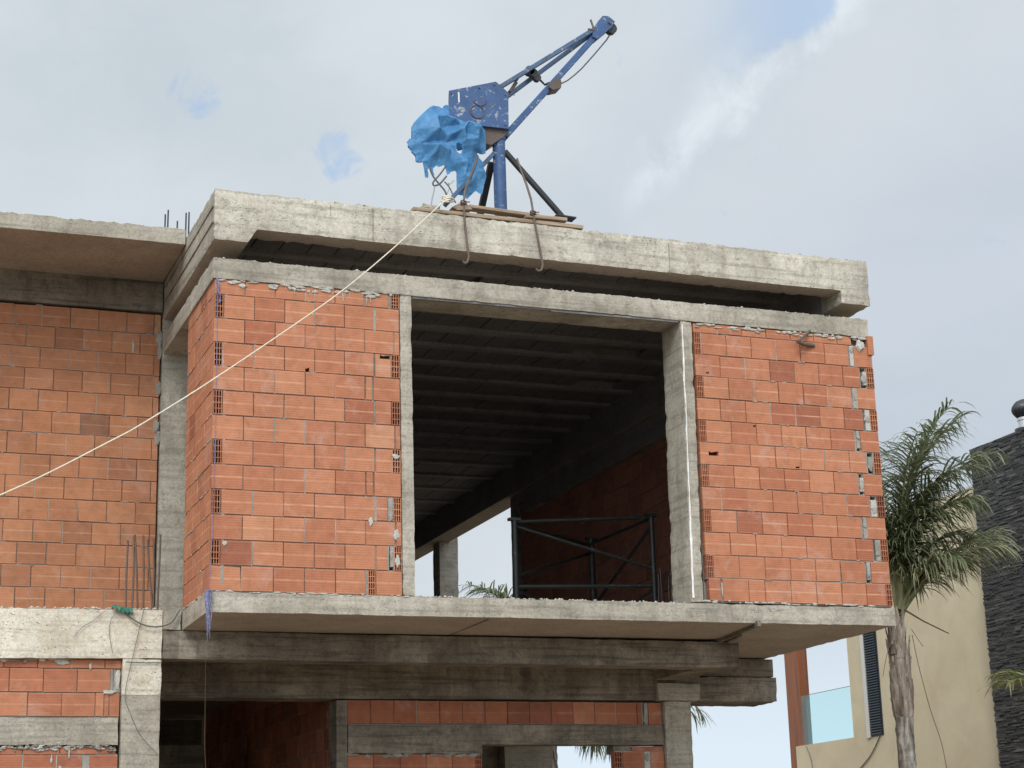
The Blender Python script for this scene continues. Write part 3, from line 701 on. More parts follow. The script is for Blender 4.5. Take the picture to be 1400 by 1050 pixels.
for i in range(150): smear(mb, (0, 1.095, 0), (1, 0, 0), (0, -1, 0), random.uniform(-1.8, -.55), -1.15 + random.gauss(-.004, .016), random.uniform(.015, .08), random.uniform(.01, .03), random.choice((1, 1, 3)), random.uniform(.006, .02))
for u, z, w, h in [(-.93, -1.21, .02, .12), (-1.07, -1.25, .02, .09), (-1.0, -1.32, .035, .04), (-.55, -.60, .05, .2), (-.78, -.49, .03, .06), (-.62, -.70, .14, .04)]:
    smear(mb, (0, 1.095, 0), (1, 0, 0), (0, -1, 0), u, z, w, h, 3, .01)
for i in range(16): smear(mb, (0, 1.095, 0), (1, 0, 0), (0, -1, 0), random.uniform(-1.7, -.9), -.445 + random.uniform(-.02, .01), random.uniform(.05, .16), random.uniform(.015, .04), random.choice((1, 3)), .008)
mb.build('brick_wall', BM, H)
conc((-6, 1.075, -1.14), (-.535, 1.25, -.912), .09, amp=.003, edge=.012).build('lintel', ['concrete_grey'], H)
# ---- starter bars on the terrace
for (px, top, bx, lean) in [(175, 739, 172, 0), (183, 733, 181, 0), (184.5, 731, 188, 0), (196, 732, 196, 0), (202, 738, 208, 0), (210, 736, 209.5, 0), (219.5, 731, 215.5, 0)]:
    a = at(bx, 826, Y=1.45); b = at(px, top, Y=1.45); mb = MB()
    m = (a + b) / 2 + Vector((random.uniform(-.008, .008), 0, 0))
    mb.tube([(a.x, 1.45, -.04), a, m, b], .0085, 6); mb.build('rebar', ['rebar_rust'], H)

# ================================================================== THINGS HANGING ON THE HOUSE
# thin cables on the pale beam
def wire(name, pts, r, mat, label, cat='cable', group=None, seg=6):
    mb = MB(); P = [Vector(p) for p in pts]; Q = []
    for i in range(len(P) - 1):
        p0, p1, p2, p3 = P[max(i - 1, 0)], P[i], P[i + 1], P[min(i + 2, len(P) - 1)]
        for k in range(6):
            t = k / 6
            Q.append(.5 * ((2 * p1) + (p2 - p0) * t + (2 * p0 - 5 * p1 + 4 * p2 - p3) * t * t + (3 * p1 - p0 - 3 * p2 + p3) * t ** 3))
    Q.append(P[-1]); mb.tube(Q, r, seg)
    o = mb.build(name, [mat], None, Q[0]); return tag(o, label, cat, group)
yy = 1.02
wire('electric_cable', [at(163, 829, Y=yy), at(173, 840, Y=yy), at(193, 853, Y=yy - .02), at(213, 857, Y=yy - .02), at(233, 852, Y=yy - .01), at(243, 838, Y=yy), at(246, 834, Y=1.03)], .006, 'cable_sheath',
     'black cable looping from the green net scrap to the slab corner')
wire('tie_wire', [at(145, 834, Y=yy), at(128, 848, Y=yy), at(112, 858, Y=yy), at(101, 871, Y=yy)], .0022, 'cable_sheath', 'thin wire slanting down the pale beam left of the green net', 'wire')
wire('tie_wire', [at(160, 835, Y=yy), at(151, 850, Y=yy), at(150, 870, Y=yy), at(154, 893, Y=yy)], .0022, 'cable_sheath', 'thin wire curving straight down below the green net on the pale beam', 'wire')
wire('tie_wire', [at(197, 832, Y=yy), at(190, 862, Y=yy), at(180, 905, Y=yy), at(171, 950, Y=yy), at(178, 975, Y=yy), at(192, 1005, Y=yy), at(216, 1032, Y=yy)], .0026, 'cable_sheath', 'long thin wire trailing down the lower left column', 'wire')
wire('tie_wire', [at(172, 905, Y=yy), at(195, 906, Y=yy + .005), at(221, 906, Y=yy + .01)], .004, 'cable_sheath', 'short dark wire lying level across the top of the lower left column', 'wire')
# green net scrap
mb = MB(); n = 15
for i in range(n):
    for j in range(5):
        p = at(152 + i * 2.1, 826.5 + j * 2.2 + (i / n) * 5 + 1.6 * noise.noise(Vector((i * .5, j * .7, 2))), Y=1.0)
        p.y += .035 * noise.noise(Vector((i * .6, j * .9, 5))) + (.03 if j == 0 else 0)
        mb.v.append(tuple(p))
for i in range(n - 1):
    for j in range(4):
        if (j == 3 and i % 3 == 0) or (j > 1 and i < 3): continue
        a = i * 5 + j; mb.f.append([a, a + 5, a + 6, a + 1]); mb.mi.append(0); mb.uv.append([(0, 0)] * 4); mb.tone.append((.5,) * 3); mb.sm.append(True)
o = mb.build('net_scrap', ['green_net'], None, at(165, 830, Y=1.0)); tag(o, 'crumpled scrap of green netting on the terrace edge below the starter bars', 'netting')
m = o.modifiers.new('Solidify', 'SOLIDIFY'); m.thickness = .003
# violet strap and cord at the slab corner
mb = MB()
for k in range(9):
    x0 = -.035 + k * .0055; pts = []
    L_ = random.uniform(.28, .44)
    for t in range(9):
        f = t / 8
        pts.append((x0 * (1 - .35 * f) + .014 * noise.noise(Vector((k, f * 3, 0))) - .012 * f, -.03 - .012 * (k % 3) - .01 * f, .0 - L_ * f))
    mb.tube(pts, lambda t: .0042 * (1 - .6 * t), 5)
mb.tube([(-.03, -.04, .0), (-.035, -.045, -.08), (-.02, -.045, -.2), (-.01, -.04, -.28)], lambda t: .013 * (1 - .5 * t) + .003, 8, jit=.9)
o = mb.build('frayed_strap', ['strap_violet'], None, (-.03, -.03, 0)); tag(o, 'frayed violet strap hanging off the left corner of the floor slab', 'strap')
wire('plumb_cord', [(.012, -.018, 2.64), (.02, -.02, 2.0), (.016, -.02, 1.2), (.008, -.022, .5), (-.01, -.03, .01)], .0022, 'strap_violet', 'thin violet cord running down the left brick corner', 'cord')
mb = MB(); mb.tube([(.01, -.012, 2.66), (.03, -.02, 2.60), (.022, -.02, 2.54), (.045, -.016, 2.50), (.04, -.012, 2.44)], .007, 6, jit=.8)
o = mb.build('cloth_strip', ['strap_violet'], None, (.01, -.012, 2.6)); tag(o, 'short knotted violet rag at the top of the left brick corner', 'rag')
wire('hanging_string', [(.178, 1.03, -.42), (.180, 1.03, -.9), (.184, 1.03, -1.2), (.21, 1.02, -1.5)], .0015, 'dry_stick', 'thin brown string hanging from the dark beam under the slab', 'string')
# long rope
cp = [at(x, y, Y=-.045 - (607 - x) / 607 * .955) for x, y in [(607, 275), (575, 305), (537, 340), (480, 388), (420, 432), (291, 519), (200, 576), (151, 603), (0, 677)]] + [(-3.2, -1.4, -.25), (-4.6, -1.78, -.8)]
wire('guy_rope', cp, .0062, 'rope_cord', 'long cream rope running down from the crane foot across the brick facade', 'rope')

# ================================================================== CRANE
YC = .36
K = thing('builders_crane', at(685, 296, Y=YC), 'small weathered blue builder\'s crane with slanting jib standing on the roof edge', 'crane')
mb = MB(); yb = .25
mb.poly([at(x, y, Y=yb) for x, y in [(613.5, 124), (678, 111.5), (695, 126.5), (695.5, 176), (614.5, 167)]], .25, Vector((.30, .95, 0)))
box = mb.build('winch_housing', ['blue_paint'], K)
def ring(px, py, r, a0, a1, mat='brown_rust', y=yb - .004):
    c = at(px, py, Y=y); mb = MB(); n = 20
    mb.tube([c + Vector((math.cos(a) * r, 0, math.sin(a) * r)) for a in [R_(a0 + (a1 - a0) * i / n) for i in range(n + 1)]], .0055, 6)
    return mb.build('cover_ring', [mat], box)
ring(652.5, 152.5, .066, -255, 75); ring(656, 136, .062, -160, 5)
for px, py in [(617, 128), (676, 116), (691, 130), (691, 171), (620, 164), (655, 120)]:
    mb = MB(); c = at(px, py, Y=yb); mb.tube([c + Vector((0, .002, 0)), c + Vector((0, -.010, 0))], .008, 6); mb.build('bolt', ['brown_rust'], box)
mb = MB(); a = at(627, 126, Y=yb - .002); b = at(627.5, 140, Y=yb - .002); mb.bar(a, b, .003, .016); mb.build('paint_plate', ['white_trim'], box)
mb = MB(); mb.poly([at(x, y, Y=yb + .04) for x, y in [(660, 171), (694, 176), (692, 184), (684, 190), (672, 198), (663, 196)]], .17)
mb.build('turntable', ['brown_rust'], K)
mb = MB(); a = at(681.5, 186, Y=YC); b = at(685, 296, Y=YC); mb.tube([a, a.lerp(b, .5), b], .060, 20); mb.tube([a, a.lerp(b, .06)], .068, 20); mb.build('mast', ['blue_paint'], K)
mb = MB(); b0 = at(690, 207, Y=YC); b1 = at(770, 298, Y=.30); mb.bar(b0, b1, .05, .045, bev=.006)
mb.bar(b1 + Vector((-.09, 0, .005)), b1 + Vector((.11, 0, -.005)), .12, .012); mb.build('brace', ['black_steel'], K)
mb = MB(); mb.bar(at(675, 210, Y=YC), at(609, 280, Y=.08), .05, .04, bev=.006); mb.build('brace', ['blue_worn'], K)
mb = MB(); mb.bar(at(672, 222, Y=YC + .03), at(655, 300, Y=.75), .05, .06, bev=.006); mb.build('brace', ['black_steel'], K)
mb = MB(); j0 = at(690, 187, Y=YC); j1 = at(824, 38, Y=YC); mb.bar(j0, j1, .07, .062, bev=.008); mb.build('jib', ['blue_paint'], K)
for y, (xa, ya, xb, yb2) in [(YC - .09, (684, 119, 811, 41)), (YC + .10, (692, 133, 808, 47))]:
    mb = MB(); mb.bar(at(xa, ya, Y=y), at(xb, yb2, Y=YC - .03 if y < YC else YC + .035), .045, .042, bev=.004); mb.build('tie_bar', ['blue_worn'], K)
mb = MB(); mb.bar(at(712, 100, Y=YC - .07), at(697, 125, Y=YC - .05), .02, .022); mb.bar(at(706, 113, Y=YC), at(695, 128, Y=YC), .03, .03); mb.build('cross_strut', ['brown_rust'], K)
mb = MB(); mb.tube([at(702, 121, Y=YC - .06), at(703, 131, Y=YC - .06)], .004, 5); mb.tube([at(696, 127, Y=YC - .06), at(694, 137, Y=YC - .06)], .005, 5); mb.build('wire_end', ['brown_rust'], K)
mb = MB(); mb.poly([at(x, y, Y=YC - .055) for x, y in [(811, 41), (824, 21.5), (832, 22), (841, 29.5), (836.5, 37), (817, 53), (810, 50)]], .115)
hd = mb.build('jib_head', ['blue_paint'], K)
mb = MB(); c = at(835, 40, Y=YC); mb.tube([c + Vector((0, -.03, 0)), c + Vector((0, .03, 0))], .055, 18); mb.build('pulley', ['black_steel'], hd)
mb = MB(); c = at(830, 34.5, Y=YC); mb.tube([c + Vector((0, -.075, 0)), c + Vector((0, .075, 0))], .016, 10); mb.build('axle_bolt', ['brown_rust'], hd)
mb = MB(); mb.tube([at(812, 40, Y=YC - .05), at(807.5, 27, Y=YC - .05)], .010, 6); mb.tube([at(804, 40, Y=YC - .05), at(813, 42, Y=YC - .05)], .012, 6); mb.build('locking_pin', ['brown_rust'], hd)
mb = MB(); mb.poly([at(x, y, Y=YC - .07) for x, y in [(752, 113), (765, 104), (768, 113), (767, 120), (756, 122.5), (751, 119)]], .14); mb.build('cable_stop', ['brown_rust'], K)
mb = MB(); q = [at(x, y, Y=YC) for x, y in [(836, 44), (829, 55), (812, 75), (795, 94), (785, 103), (776, 110), (768, 114)]]
Q = []; 
for i in range(len(q) - 1):
    for k in range(4): Q.append(q[i].lerp(q[i + 1], k / 4))
mb.tube(Q + [q[-1]], .0075, 6); mb.build('hoist_cable', ['cable_sheath'], K)
mb = MB(); c = at(726, 99, Y=YC - .02)
for dx, dz, r in [(-.02, .01, .045), (.02, -.012, .042)]: mb.tube([c + Vector((dx, -.03, dz)), c + Vector((dx, .03, dz))], r, 14)
c2 = at(734, 107, Y=YC - .02); mb.tube([c2 + Vector((0, -.025, 0)), c2 + Vector((0, .025, 0))], .036, 14)
mb.tube([at(737, 108, Y=YC), at(742, 113, Y=YC), at(745, 116, Y=YC), at(749, 114, Y=YC), at(752, 113, Y=YC)], .010, 6, jit=.3); mb.build('hook_block', ['black_steel'], K)

# planks under the crane
def plank(pts, w, h, label, side=Vector((0, 1, 0))):
    mb = MB(); mb.bar(pts[0], pts[1], w, h, side, bev=.003); o = mb.build('plank', ['wood_plank'], None, pts[0]); return tag(o, label, 'plank', 'boards under the crane')
a = at(565, 287, Y=.0); b = at(797, 311.5, Y=.0)
plank([a + Vector((0, .06, .012)), b + Vector((0, .06, .006))], .14, .034, 'long grey-brown board lying along the roof edge under the crane')
plank([a + Vector((.04, .30, .02)), b + Vector((-.12, .30, .04))], .16, .036, 'second long board behind the front one under the crane mast')
plank([at(640, 284, Y=.16), at(735, 297, Y=.16)], .10, .03, 'short thin board lying on the long boards between the two iron hooks')
plank([at(716, 297.5, Y=.15), at(772, 303, Y=.15)], .13, .035, 'short offcut under the right foot of the crane')
mb = MB(); mb.solid(grid([0, .19], .035), grid([0, .12], .04), grid([0, .075], .03), lambda x, y, z: True, amp=.02, edge=.03, freq=9)
c = at(577, 283, Y=.10); 
for i, v in enumerate(mb.v): mb.v[i] = (v[0] + c.x, v[1] + c.y, v[2] + c.z - .03)
o = mb.build('concrete_lump', ['concrete_grey'], None, c); tag(o, 'rough grey lump of concrete on the left end of the boards', 'rubble')
mb = MB(); mb.poly([at(x, y, Y=.10) for x, y in [(618, 283), (630, 276.5), (637, 277), (646, 286), (626, 287)]], .10)
o = mb.build('wood_wedge', ['wood_plank'], None, at(630, 286, Y=.1)); tag(o, 'reddish wooden wedge on the boards beside the left iron hook', 'wedge')
# iron clamps hooked under the beam
def clamp(pts, knot, lab):
    t = thing('iron_clamp', pts[0], lab, 'hook', 'iron clamps holding the crane')
    mb = MB(); Q = []
    for i in range(len(pts) - 1):
        for k in range(4): Q.append(pts[i].lerp(pts[i + 1], k / 4))
    mb.tube(Q + [pts[-1]], .0105, 8, jit=.15); mb.build('bent_bar', ['rebar_rust'], t)
    mb = MB()
    for dz in (-.012, .008): mb.tube([knot + Vector((math.cos(a) * .026, math.sin(a) * .026, dz + .006 * math.sin(a * 2))) for a in [i * math.pi / 5 for i in range(11)]], .007, 6)
    mb.tube([knot + Vector((.02, -.02, 0)), knot + Vector((.05, -.02, .004))], .006, 5); mb.build('wire_binding', ['rebar_rust'], t)
f = -.035
clamp([at(653, 213, Y=.2), at(648, 230, Y=.15), at(641, 245, Y=.1), at(635.5, 262, Y=.03), at(634, 277, Y=f), at(635, 300, Y=f), at(637.5, 325, Y=f), at(640, 345, Y=f), at(641, 352, Y=f), at(639, 358, Y=f), at(635.5, 360, Y=f), at(632.5, 357, Y=f)],
      at(634, 277, Y=f), 'rusty iron bar hooked under the roof beam beside the blue tarp')
clamp([at(707, 217, Y=.2), at(712, 232, Y=.15), at(720, 253, Y=.1), at(726, 272, Y=.03), at(729, 291, Y=f), at(733, 315, Y=f), at(738, 340, Y=f), at(741.5, 358, Y=f), at(742, 364, Y=f), at(740, 369.5, Y=f), at(736, 370.5, Y=f), at(732.5, 367.5, Y=f)],
      at(729, 291, Y=f), 'rusty iron bar hooked under the roof beam right of the crane mast')

# blue tarp over the motor
TP = [(432, 88), (405, 80), (385, 88), (375, 108), (345, 95), (300, 86), (262, 108), (240, 130), (195, 170), (150, 220), (133, 250), (128, 285), (132, 345), (112, 352), (94, 372), (100, 405), (130, 450), (165, 492), (166, 530), (190, 540), (214, 535),
      (226, 590), (240, 660), (262, 664), (268, 640), (256, 600), (270, 585), (300, 640), (318, 655), (300, 615), (300, 590), (325, 570), (345, 580), (385, 566), (402, 600), (412, 640), (430, 635), (445, 615), (470, 612), (485, 626), (486, 700), (490, 800), (535, 806),
      (570, 836), (605, 800), (640, 770), (690, 802), (708, 720), (725, 655), (712, 600), (692, 530), (665, 500), (650, 470), (690, 478), (722, 470), (722, 380), (716, 290), (690, 255), (682, 232), (650, 224), (610, 232), (560, 222), (500, 195), (432, 168)]
HOLE = [[(470, 405), (490, 400), (522, 440), (505, 492), (480, 480), (470, 450)]]
def inside(P, x, y):
    r = False; n = len(P)
    for i in range(n):
        (a, b), (c, d) = P[i], P[i - 1]
        if (b > y) != (d > y) and x < (c - a) * (y - b) / (d - b) + a: r = not r
    return r
def edist(P, x, y):
    m = 1e9; n = len(P)
    for i in range(n):
        (a, b), (c, d) = P[i], P[i - 1]; L2 = (c - a) ** 2 + (d - b) ** 2
        t = max(0, min(1, ((x - a) * (c - a) + (y - b) * (d - b)) / L2)); m = min(m, math.hypot(a + t * (c - a) - x, b + t * (d - b) - y))
    return m
T = thing('blue_tarp', at(620, 262, Y=.3), 'torn crumpled blue plastic tarp wrapped round the crane motor', 'tarp')
from mathutils.geometry import delaunay_2d_cdt
CREASE = [(300, 95, .05), (310, 200, .17), (318, 300, .22), (330, 428, .19), (200, 400, .05), (262, 200, .12), (345, 150, .05), (362, 280, .06), (352, 390, .08),
    (560, 232, .15), (450, 212, .15), (400, 185, .12), (520, 258, .06), (430, 256, .03), (610, 262, .18), (520, 298, .17), (440, 335, .15), (392, 345, .14), (560, 325, .07), (470, 368, .04), (610, 312, .17), (545, 378, .15), (475, 424, .11),
    (640, 300, .19), (636, 380, .17), (600, 450, .10), (560, 470, .05), (520, 525, .11), (690, 300, .05), (700, 420, .02), (662, 450, .08), (668, 380, .03),
    (300, 480, .13), (400, 462, .15), (430, 520, .08), (352, 520, .04), (262, 512, .08), (480, 562, .10), (385, 405, .07), (440, 455, .07), (240, 480, .03),
    (560, 560, .12), (540, 650, .10), (560, 742, .07), (640, 600, .05), (662, 700, .02), (604, 690, .12), (520, 720, .02), (690, 620, .07), (600, 570, .05)]
def tarp_layer(P, sgn, step=5):
    ctrl = [(x, y, d) for x, y, d in CREASE if inside(P, x, y)] + [(x, y, .015) for k, (x, y) in enumerate(P)]
    dv, _, df, *_r = delaunay_2d_cdt([Vector((x, y)) for x, y, d in ctrl], [], [], 0, .01)
    dep = []
    for v in dv: dep.append(min(ctrl, key=lambda c: (c[0] - v.x) ** 2 + (c[1] - v.y) ** 2)[2])
    def depth(x, y):
        for t in df:
            a, b, c = (dv[k] for k in t); D_ = (b.y - c.y) * (a.x - c.x) + (c.x - b.x) * (a.y - c.y)
            if abs(D_) < 1e-9: continue
            l0 = ((b.y - c.y) * (x - c.x) + (c.x - b.x) * (y - c.y)) / D_; l1 = ((c.y - a.y) * (x - c.x) + (a.x - c.x) * (y - c.y)) / D_; l2 = 1 - l0 - l1
            if l0 > -1e-4 and l1 > -1e-4 and l2 > -1e-4: return l0 * dep[t[0]] + l1 * dep[t[1]] + l2 * dep[t[2]]
        return .01
    mb = MB(); idx = {}
    def V(i, j):
        if (i, j) in idx: return idx[i, j]
        x, y = 90 + i * step, 75 + j * step
        if not inside(P, x, y):
            d = edist(P, x, y); gx = edist(P, x + 1, y) - d; gy = edist(P, x, y + 1) - d; l = math.hypot(gx, gy) or 1
            x -= gx / l * d; y -= gy / l * d
        q = Vector((x * .02, y * .02, 3 * sgn))
        dd = (depth(x, y) * 2 + depth(x - 9, y) + depth(x + 9, y) + depth(x, y - 9) + depth(x, y + 9)) / 6
        off = dd * (.72 if sgn < 0 else .5) + .006 * (1 - abs(noise.noise(q * .8) * 2.5)) + .003 * noise.noise(q * 3)
        p = at(540 + x / 5.833, 130 + y / 5.833, Y=.33 - (.12 * max(0, min(1, (x - 330) / 200)) if sgn < 0 else 0))
        p.y += sgn * off
        idx[i, j] = len(mb.v); mb.v.append(tuple(p)); return idx[i, j]
    for i in range(int(680 / step)):
        for j in range(int(790 / step)):
            x, y = 90 + (i + .5) * step, 75 + (j + .5) * step
            if not inside(P, x, y) or any(inside(h, x, y) for h in HOLE): continue
            mb.f.append([V(i, j), V(i, j + 1), V(i + 1, j + 1), V(i + 1, j)][::-1]); mb.mi.append(0); mb.uv.append([(0, 0)] * 4); mb.tone.append((.5,) * 3); mb.sm.append(True)
    return mb
o = tarp_layer(TP, -1).build('front_sheet', ['tarp_sheet'], T)
TB = [p for p in TP if p[1] < 545 and not (p[0] > 640 and p[1] > 460)]
o = tarp_layer(TB, 1, 14).build('back_sheet', ['tarp_sheet'], T)
# wires dangling under the tarp
z6 = lambda x, y, Y=.16: at(540 + x / 5.833, 130 + y / 5.833, Y=Y)
G = 'loose wires hanging from the tarp'
wire('loose_wire', [z6(270, 560), z6(300, 640), z6(345, 700), z6(395, 760), z6(415, 810)], .008, 'cable_sheath', 'straight dark wire hanging from the tarp to the rope knot', 'wire', G)
wire('loose_wire', [z6(410, 560), z6(360, 630), z6(305, 695), z6(315, 722), z6(360, 705), z6(412, 645)], .008, 'cable_sheath', 'looped dark wire dangling under the torn left flap of the tarp', 'wire', G)
wire('loose_wire', [z6(316, 722), z6(310, 770), z6(295, 830), z6(288, 885)], .006, 'cable_pale', 'pale wire dropping from the wire loop to the left end of the boards', 'wire', G)
wire('loose_wire', [z6(395, 690), z6(430, 730), z6(455, 780), z6(470, 830), z6(485, 860)], .006, 'cable_sheath', 'short dark wire right of the rope knot', 'wire', G)
wire('loose_wire', [z6(470, 680), z6(440, 710), z6(425, 700), z6(432, 740), z6(410, 800)], .004, 'cable_pale', 'thin pale wire tangle between the tarp flaps', 'wire', G)
mb = MB(); 
for k in range(5):
    c = at(608 + k * 1.2, 275 - k * .8, Y=-.02 + .02 * k); n = 14
    mb.tube([c + Vector((math.cos(a) * (.034 + .006 * k), math.sin(a) * .03, math.sin(a + k) * .018)) for a in [2 * math.pi * i / n for i in range(n + 1)]], .0062, 6)
o = mb.build('rope_knot', ['rope_cord'], None, at(608, 276, Y=.05)); tag(o, 'bunched knot of cream rope at the left crane brace', 'knot')

# ================================================================== SCAFFOLD FRAME IN THE ROOM
A0 = at(703, 712, Y=1.7); A1 = at(890, 706, Y=1.7); A2 = at(808, 738, Y=3.1)
S = thing('scaffold_frame', (A0.x, 1.7, .01), 'dark three-legged steel scaffold frame standing inside the open room', 'scaffold')
def sc(name, a, b, r=.020): mb = MB(); mb.tube([a, b], r, 8); return mb.build(name, ['scaffold_paint'], S)
for p, r in ((A0, .031), (A1, .027), (A2, .033)):
    mb = MB(); mb.tube([(p.x, p.y, .02), (p.x, p.y, p.z + .03)], r, 10); mb.box((p.x - .06, p.y - .03, p.z + .0), (p.x + .06, p.y + .03, p.z + .025)); mb.build('post', ['scaffold_paint'], S)
dn = lambda p, z: Vector((p.x, p.y, z))
zl = at(890, 801, Y=1.7).z
sc('rail', dn(A0, A0.z - .01), dn(A1, A1.z - .01), .018); sc('rail', dn(A0, zl - .05), dn(A1, zl))
for a, b, za, zb in [(A0, A1, A0.z - .05, .62), (A0, A2, A0.z - .03, A2.z - .06), (A2, A1, A2.z - .04, A1.z - .02), (A0, A2, .5, A2.z - .14), (A2, A1, .45, A1.z - .1), (A0, A2, .38, .2), (A2, A1, .2, .42)]:
    sc('diagonal_brace', dn(a, za), dn(b, zb), .017)

# ================================================================== PALMS
def palm_frond(root, base, az, elev, L, droop, nl=46, ll=.62, lw=.026, mat='palm_leaf', dry=0.0, hang=1.0, twist=0.0):
    d = Vector((math.cos(az), math.sin(az), 0)); pts = []; p = Vector(base); n = 26
    for i in range(n + 1):
        t = i / n; e = elev - droop * t ** 1.7
        pts.append(p.copy()); p = p + (d * math.cos(e) + Vector((0, 0, 1)) * math.sin(e)) * (L / n)
    mb = MB(); mb.tube(pts, lambda t: .026 * (1 - t) ** .8 + .004, 6, 1)
    side0 = Vector((-d.y, d.x, 0))
    for k in range(nl * 2):
        sg = 1 if k % 2 else -1
        t = .20 + .80 * ((k // 2) + random.random() * .6) / nl; t = min(t, .998)
        i = min(int(t * n), n - 1); f = t * n - i; o = pts[i].lerp(pts[i + 1], f)
        tan = (pts[i + 1] - pts[i]).normalized(); up = side0.cross(tan) * -1
        if up.z < 0 and elev < 1.3: up = -up
        sd = side0 * sg
        length = ll * (.45 + .75 * math.sin(math.pi * (.12 + .80 * t))) * random.uniform(.8, 1.15)
        dirn = (sd * random.uniform(.7, 1.0) + tan * random.uniform(.55, .95) + up * random.uniform(-.25, .55)).normalized()
        w = lw * random.uniform(.8, 1.2); q = o.copy(); L4 = []; m = 5
        wd = dirn.cross(Vector((0, 0, 1))); wd = wd.normalized() if wd.length > .05 else side0
        wd = (wd + Vector((random.uniform(-.5, .5), random.uniform(-.5, .5), random.uniform(-.5, .5)))).normalized()
        for s_ in range(m + 1):
            u = s_ / m; ww = w * .5 * (min(1, .5 + u * 3) * (1 - u ** 2.2)) + .0008
            L4 += [q + wd * ww, q - wd * ww]
            dirn = (dirn + Vector((0, 0, -1)) * hang * (.10 + .28 * u) * random.uniform(.7, 1.3)).normalized()
            q = q + dirn * (length / m)
        tone = min(1, max(0, random.gauss(.4, .2) + dry + (.25 if random.random() < .06 else 0)))
        mb.add(L4, [(2 * a, 2 * a + 1, 2 * a + 3, 2 * a + 2) for a in range(m)], 0, tone=(tone, .5, .5), smooth=True)
    return mb.build('frond', [mat, 'palm_stalk'], root)
def palm_trunk(root, x, y, prof, lean=0.0, sheath=None):
    def lathe(prof, seg=40, amp=.10, ringed=True):
        mb = MB(); vs = []; zs = []
        for (z0, r0), (z1, r1) in zip(prof, prof[1:]):
            n = max(1, round((z1 - z0) / .035))
            zs += [(z0 + (z1 - z0) * i / n, r0 + (r1 - r0) * i / n) for i in range(n)]
        zs.append(prof[-1])
        for z, r in zs:
            for k in range(seg):
                a = 2 * math.pi * k / seg
                q = Vector((math.cos(a) * 1.5, math.sin(a) * 1.5, z * (5 if ringed else 2.2)))
                rr = r * (1 + amp * noise.noise(q * 1.6) + amp * .7 * noise.noise(q * 4) + .05 * noise.noise(Vector((math.cos(a) * 9, math.sin(a) * 9, z * 1.5))))
                if ringed: rr *= 1 + .07 * abs(math.sin(z * 14 + .6 * math.sin(a)))
                vs.append((x + lean * z + rr * math.cos(a), y + rr * math.sin(a), z))
        fs = [(i * seg + k, i * seg + (k + 1) % seg, (i + 1) * seg + (k + 1) % seg, (i + 1) * seg + k) for i in range(len(zs) - 1) for k in range(seg)]
        mb.add(vs, fs, 0, smooth=True); return mb
    lathe(prof).build('trunk', ['palm_bark'], root)
    if sheath:
        mb = lathe(sheath, 44, .16, False)
        # torn husks standing off the sheath
        for i in range(60):
            a = random.uniform(0, 2 * math.pi); z = random.uniform(sheath[0][0] + .0, sheath[-1][0] - .25); h = random.uniform(.15, .5)
            r = .12 if z < .45 else .09; w = random.uniform(.03, .07); o = Vector((x + lean * z, y, 0)); L4 = []
            for s_ in range(5):
                u = s_ / 4; rr = r + .012 + .035 * u * u * random.uniform(.4, 1.2); ww = w * (1 - u * .85)
                for sg in (-1, 1):
                    aa = a + sg * ww / r; L4.append(o + Vector((math.cos(aa) * rr, math.sin(aa) * rr, z + h * u)))
            mb.add(L4, [(2 * q, 2 * q + 1, 2 * q + 3, 2 * q + 2) for q in range(4)], 0)
        mb.build('leaf_sheath', ['palm_sheath'], root)
YPm = 5.6; pb = at(1231, 838, Y=YPm)
PA = thing('palm_tree', (9.9, YPm, GZ), 'tall shaggy palm tree beside the right corner of the brick house', 'palm tree', 'palm trees')
palm_trunk(PA, 9.955, YPm, [(GZ, .14), (-2.5, .115), (-1.1, .104), (-.45, .106)], .012,
           [(-.45, .112), (-.36, .128), (-.05, .138), (.15, .122), (.32, .106), (.42, .088), (.60, .076), (.82, .074)])
az_r = math.atan2(-.349, .937)      # towards the right of the photograph
for (da, el, L, dr, hang, dry) in [
    (5, 89, 3.0, 60, 1.2, 0), (-30, 88, 2.9, 48, 1.2, 0), (170, 86, 2.9, 55, 1.2, 0), (150, 82, 2.6, 62, 1.2, 0), (200, 82, 2.5, 66, 1.2, 0), (90, 86, 2.8, 60, 1.2, 0), (-85, 84, 2.6, 70, 1.2, .05),
    (20, 84, 2.1, 62, 1.3, 0), (-25, 80, 1.8, 80, 1.4, .1), (180, 86, 3.1, 45, 1.1, 0), (60, 82, 2.2, 75, 1.3, .05), (-60, 85, 2.6, 55, 1.2, 0), (100, 84, 2.7, 50, 1.1, 0),
    (14, 87, 2.5, 84, 1.3, 0), (0, 79, 2.0, 78, 1.3, .05), (-20, 86, 2.6, 88, 1.3, 0), (160, 84, 2.3, 60, 1.3, 0),
    (3, 52, 1.75, 45, .9, .25), (-15, 46, 1.55, 55, 1.0, .3), (18, 60, 1.35, 70, 1.2, .2), (-45, 60, 1.2, 90, 1.2, .15), (10, 74, 1.7, 90, 1.4, .1)]:
    palm_frond(PA, pb + Vector((random.uniform(-.04, .04), random.uniform(-.04, .04), random.uniform(-.05, .1))), az_r + R_(da), R_(el), L, R_(dr), nl=62, ll=.62, lw=.027, hang=hang * 1.15, dry=dry)
mb = MB(); mb.tube([at(1234, 832, Y=YPm - .1), at(1262, 849, Y=YPm - .12), at(1297, 866, Y=YPm - .1)], lambda t: .013 * (1 - .5 * t), 6); mb.tube([at(1246, 860, Y=YPm - .05), at(1262, 884, Y=YPm - .05)], .004, 5)
mb.build('dead_stalk', ['dry_stick'], PA)
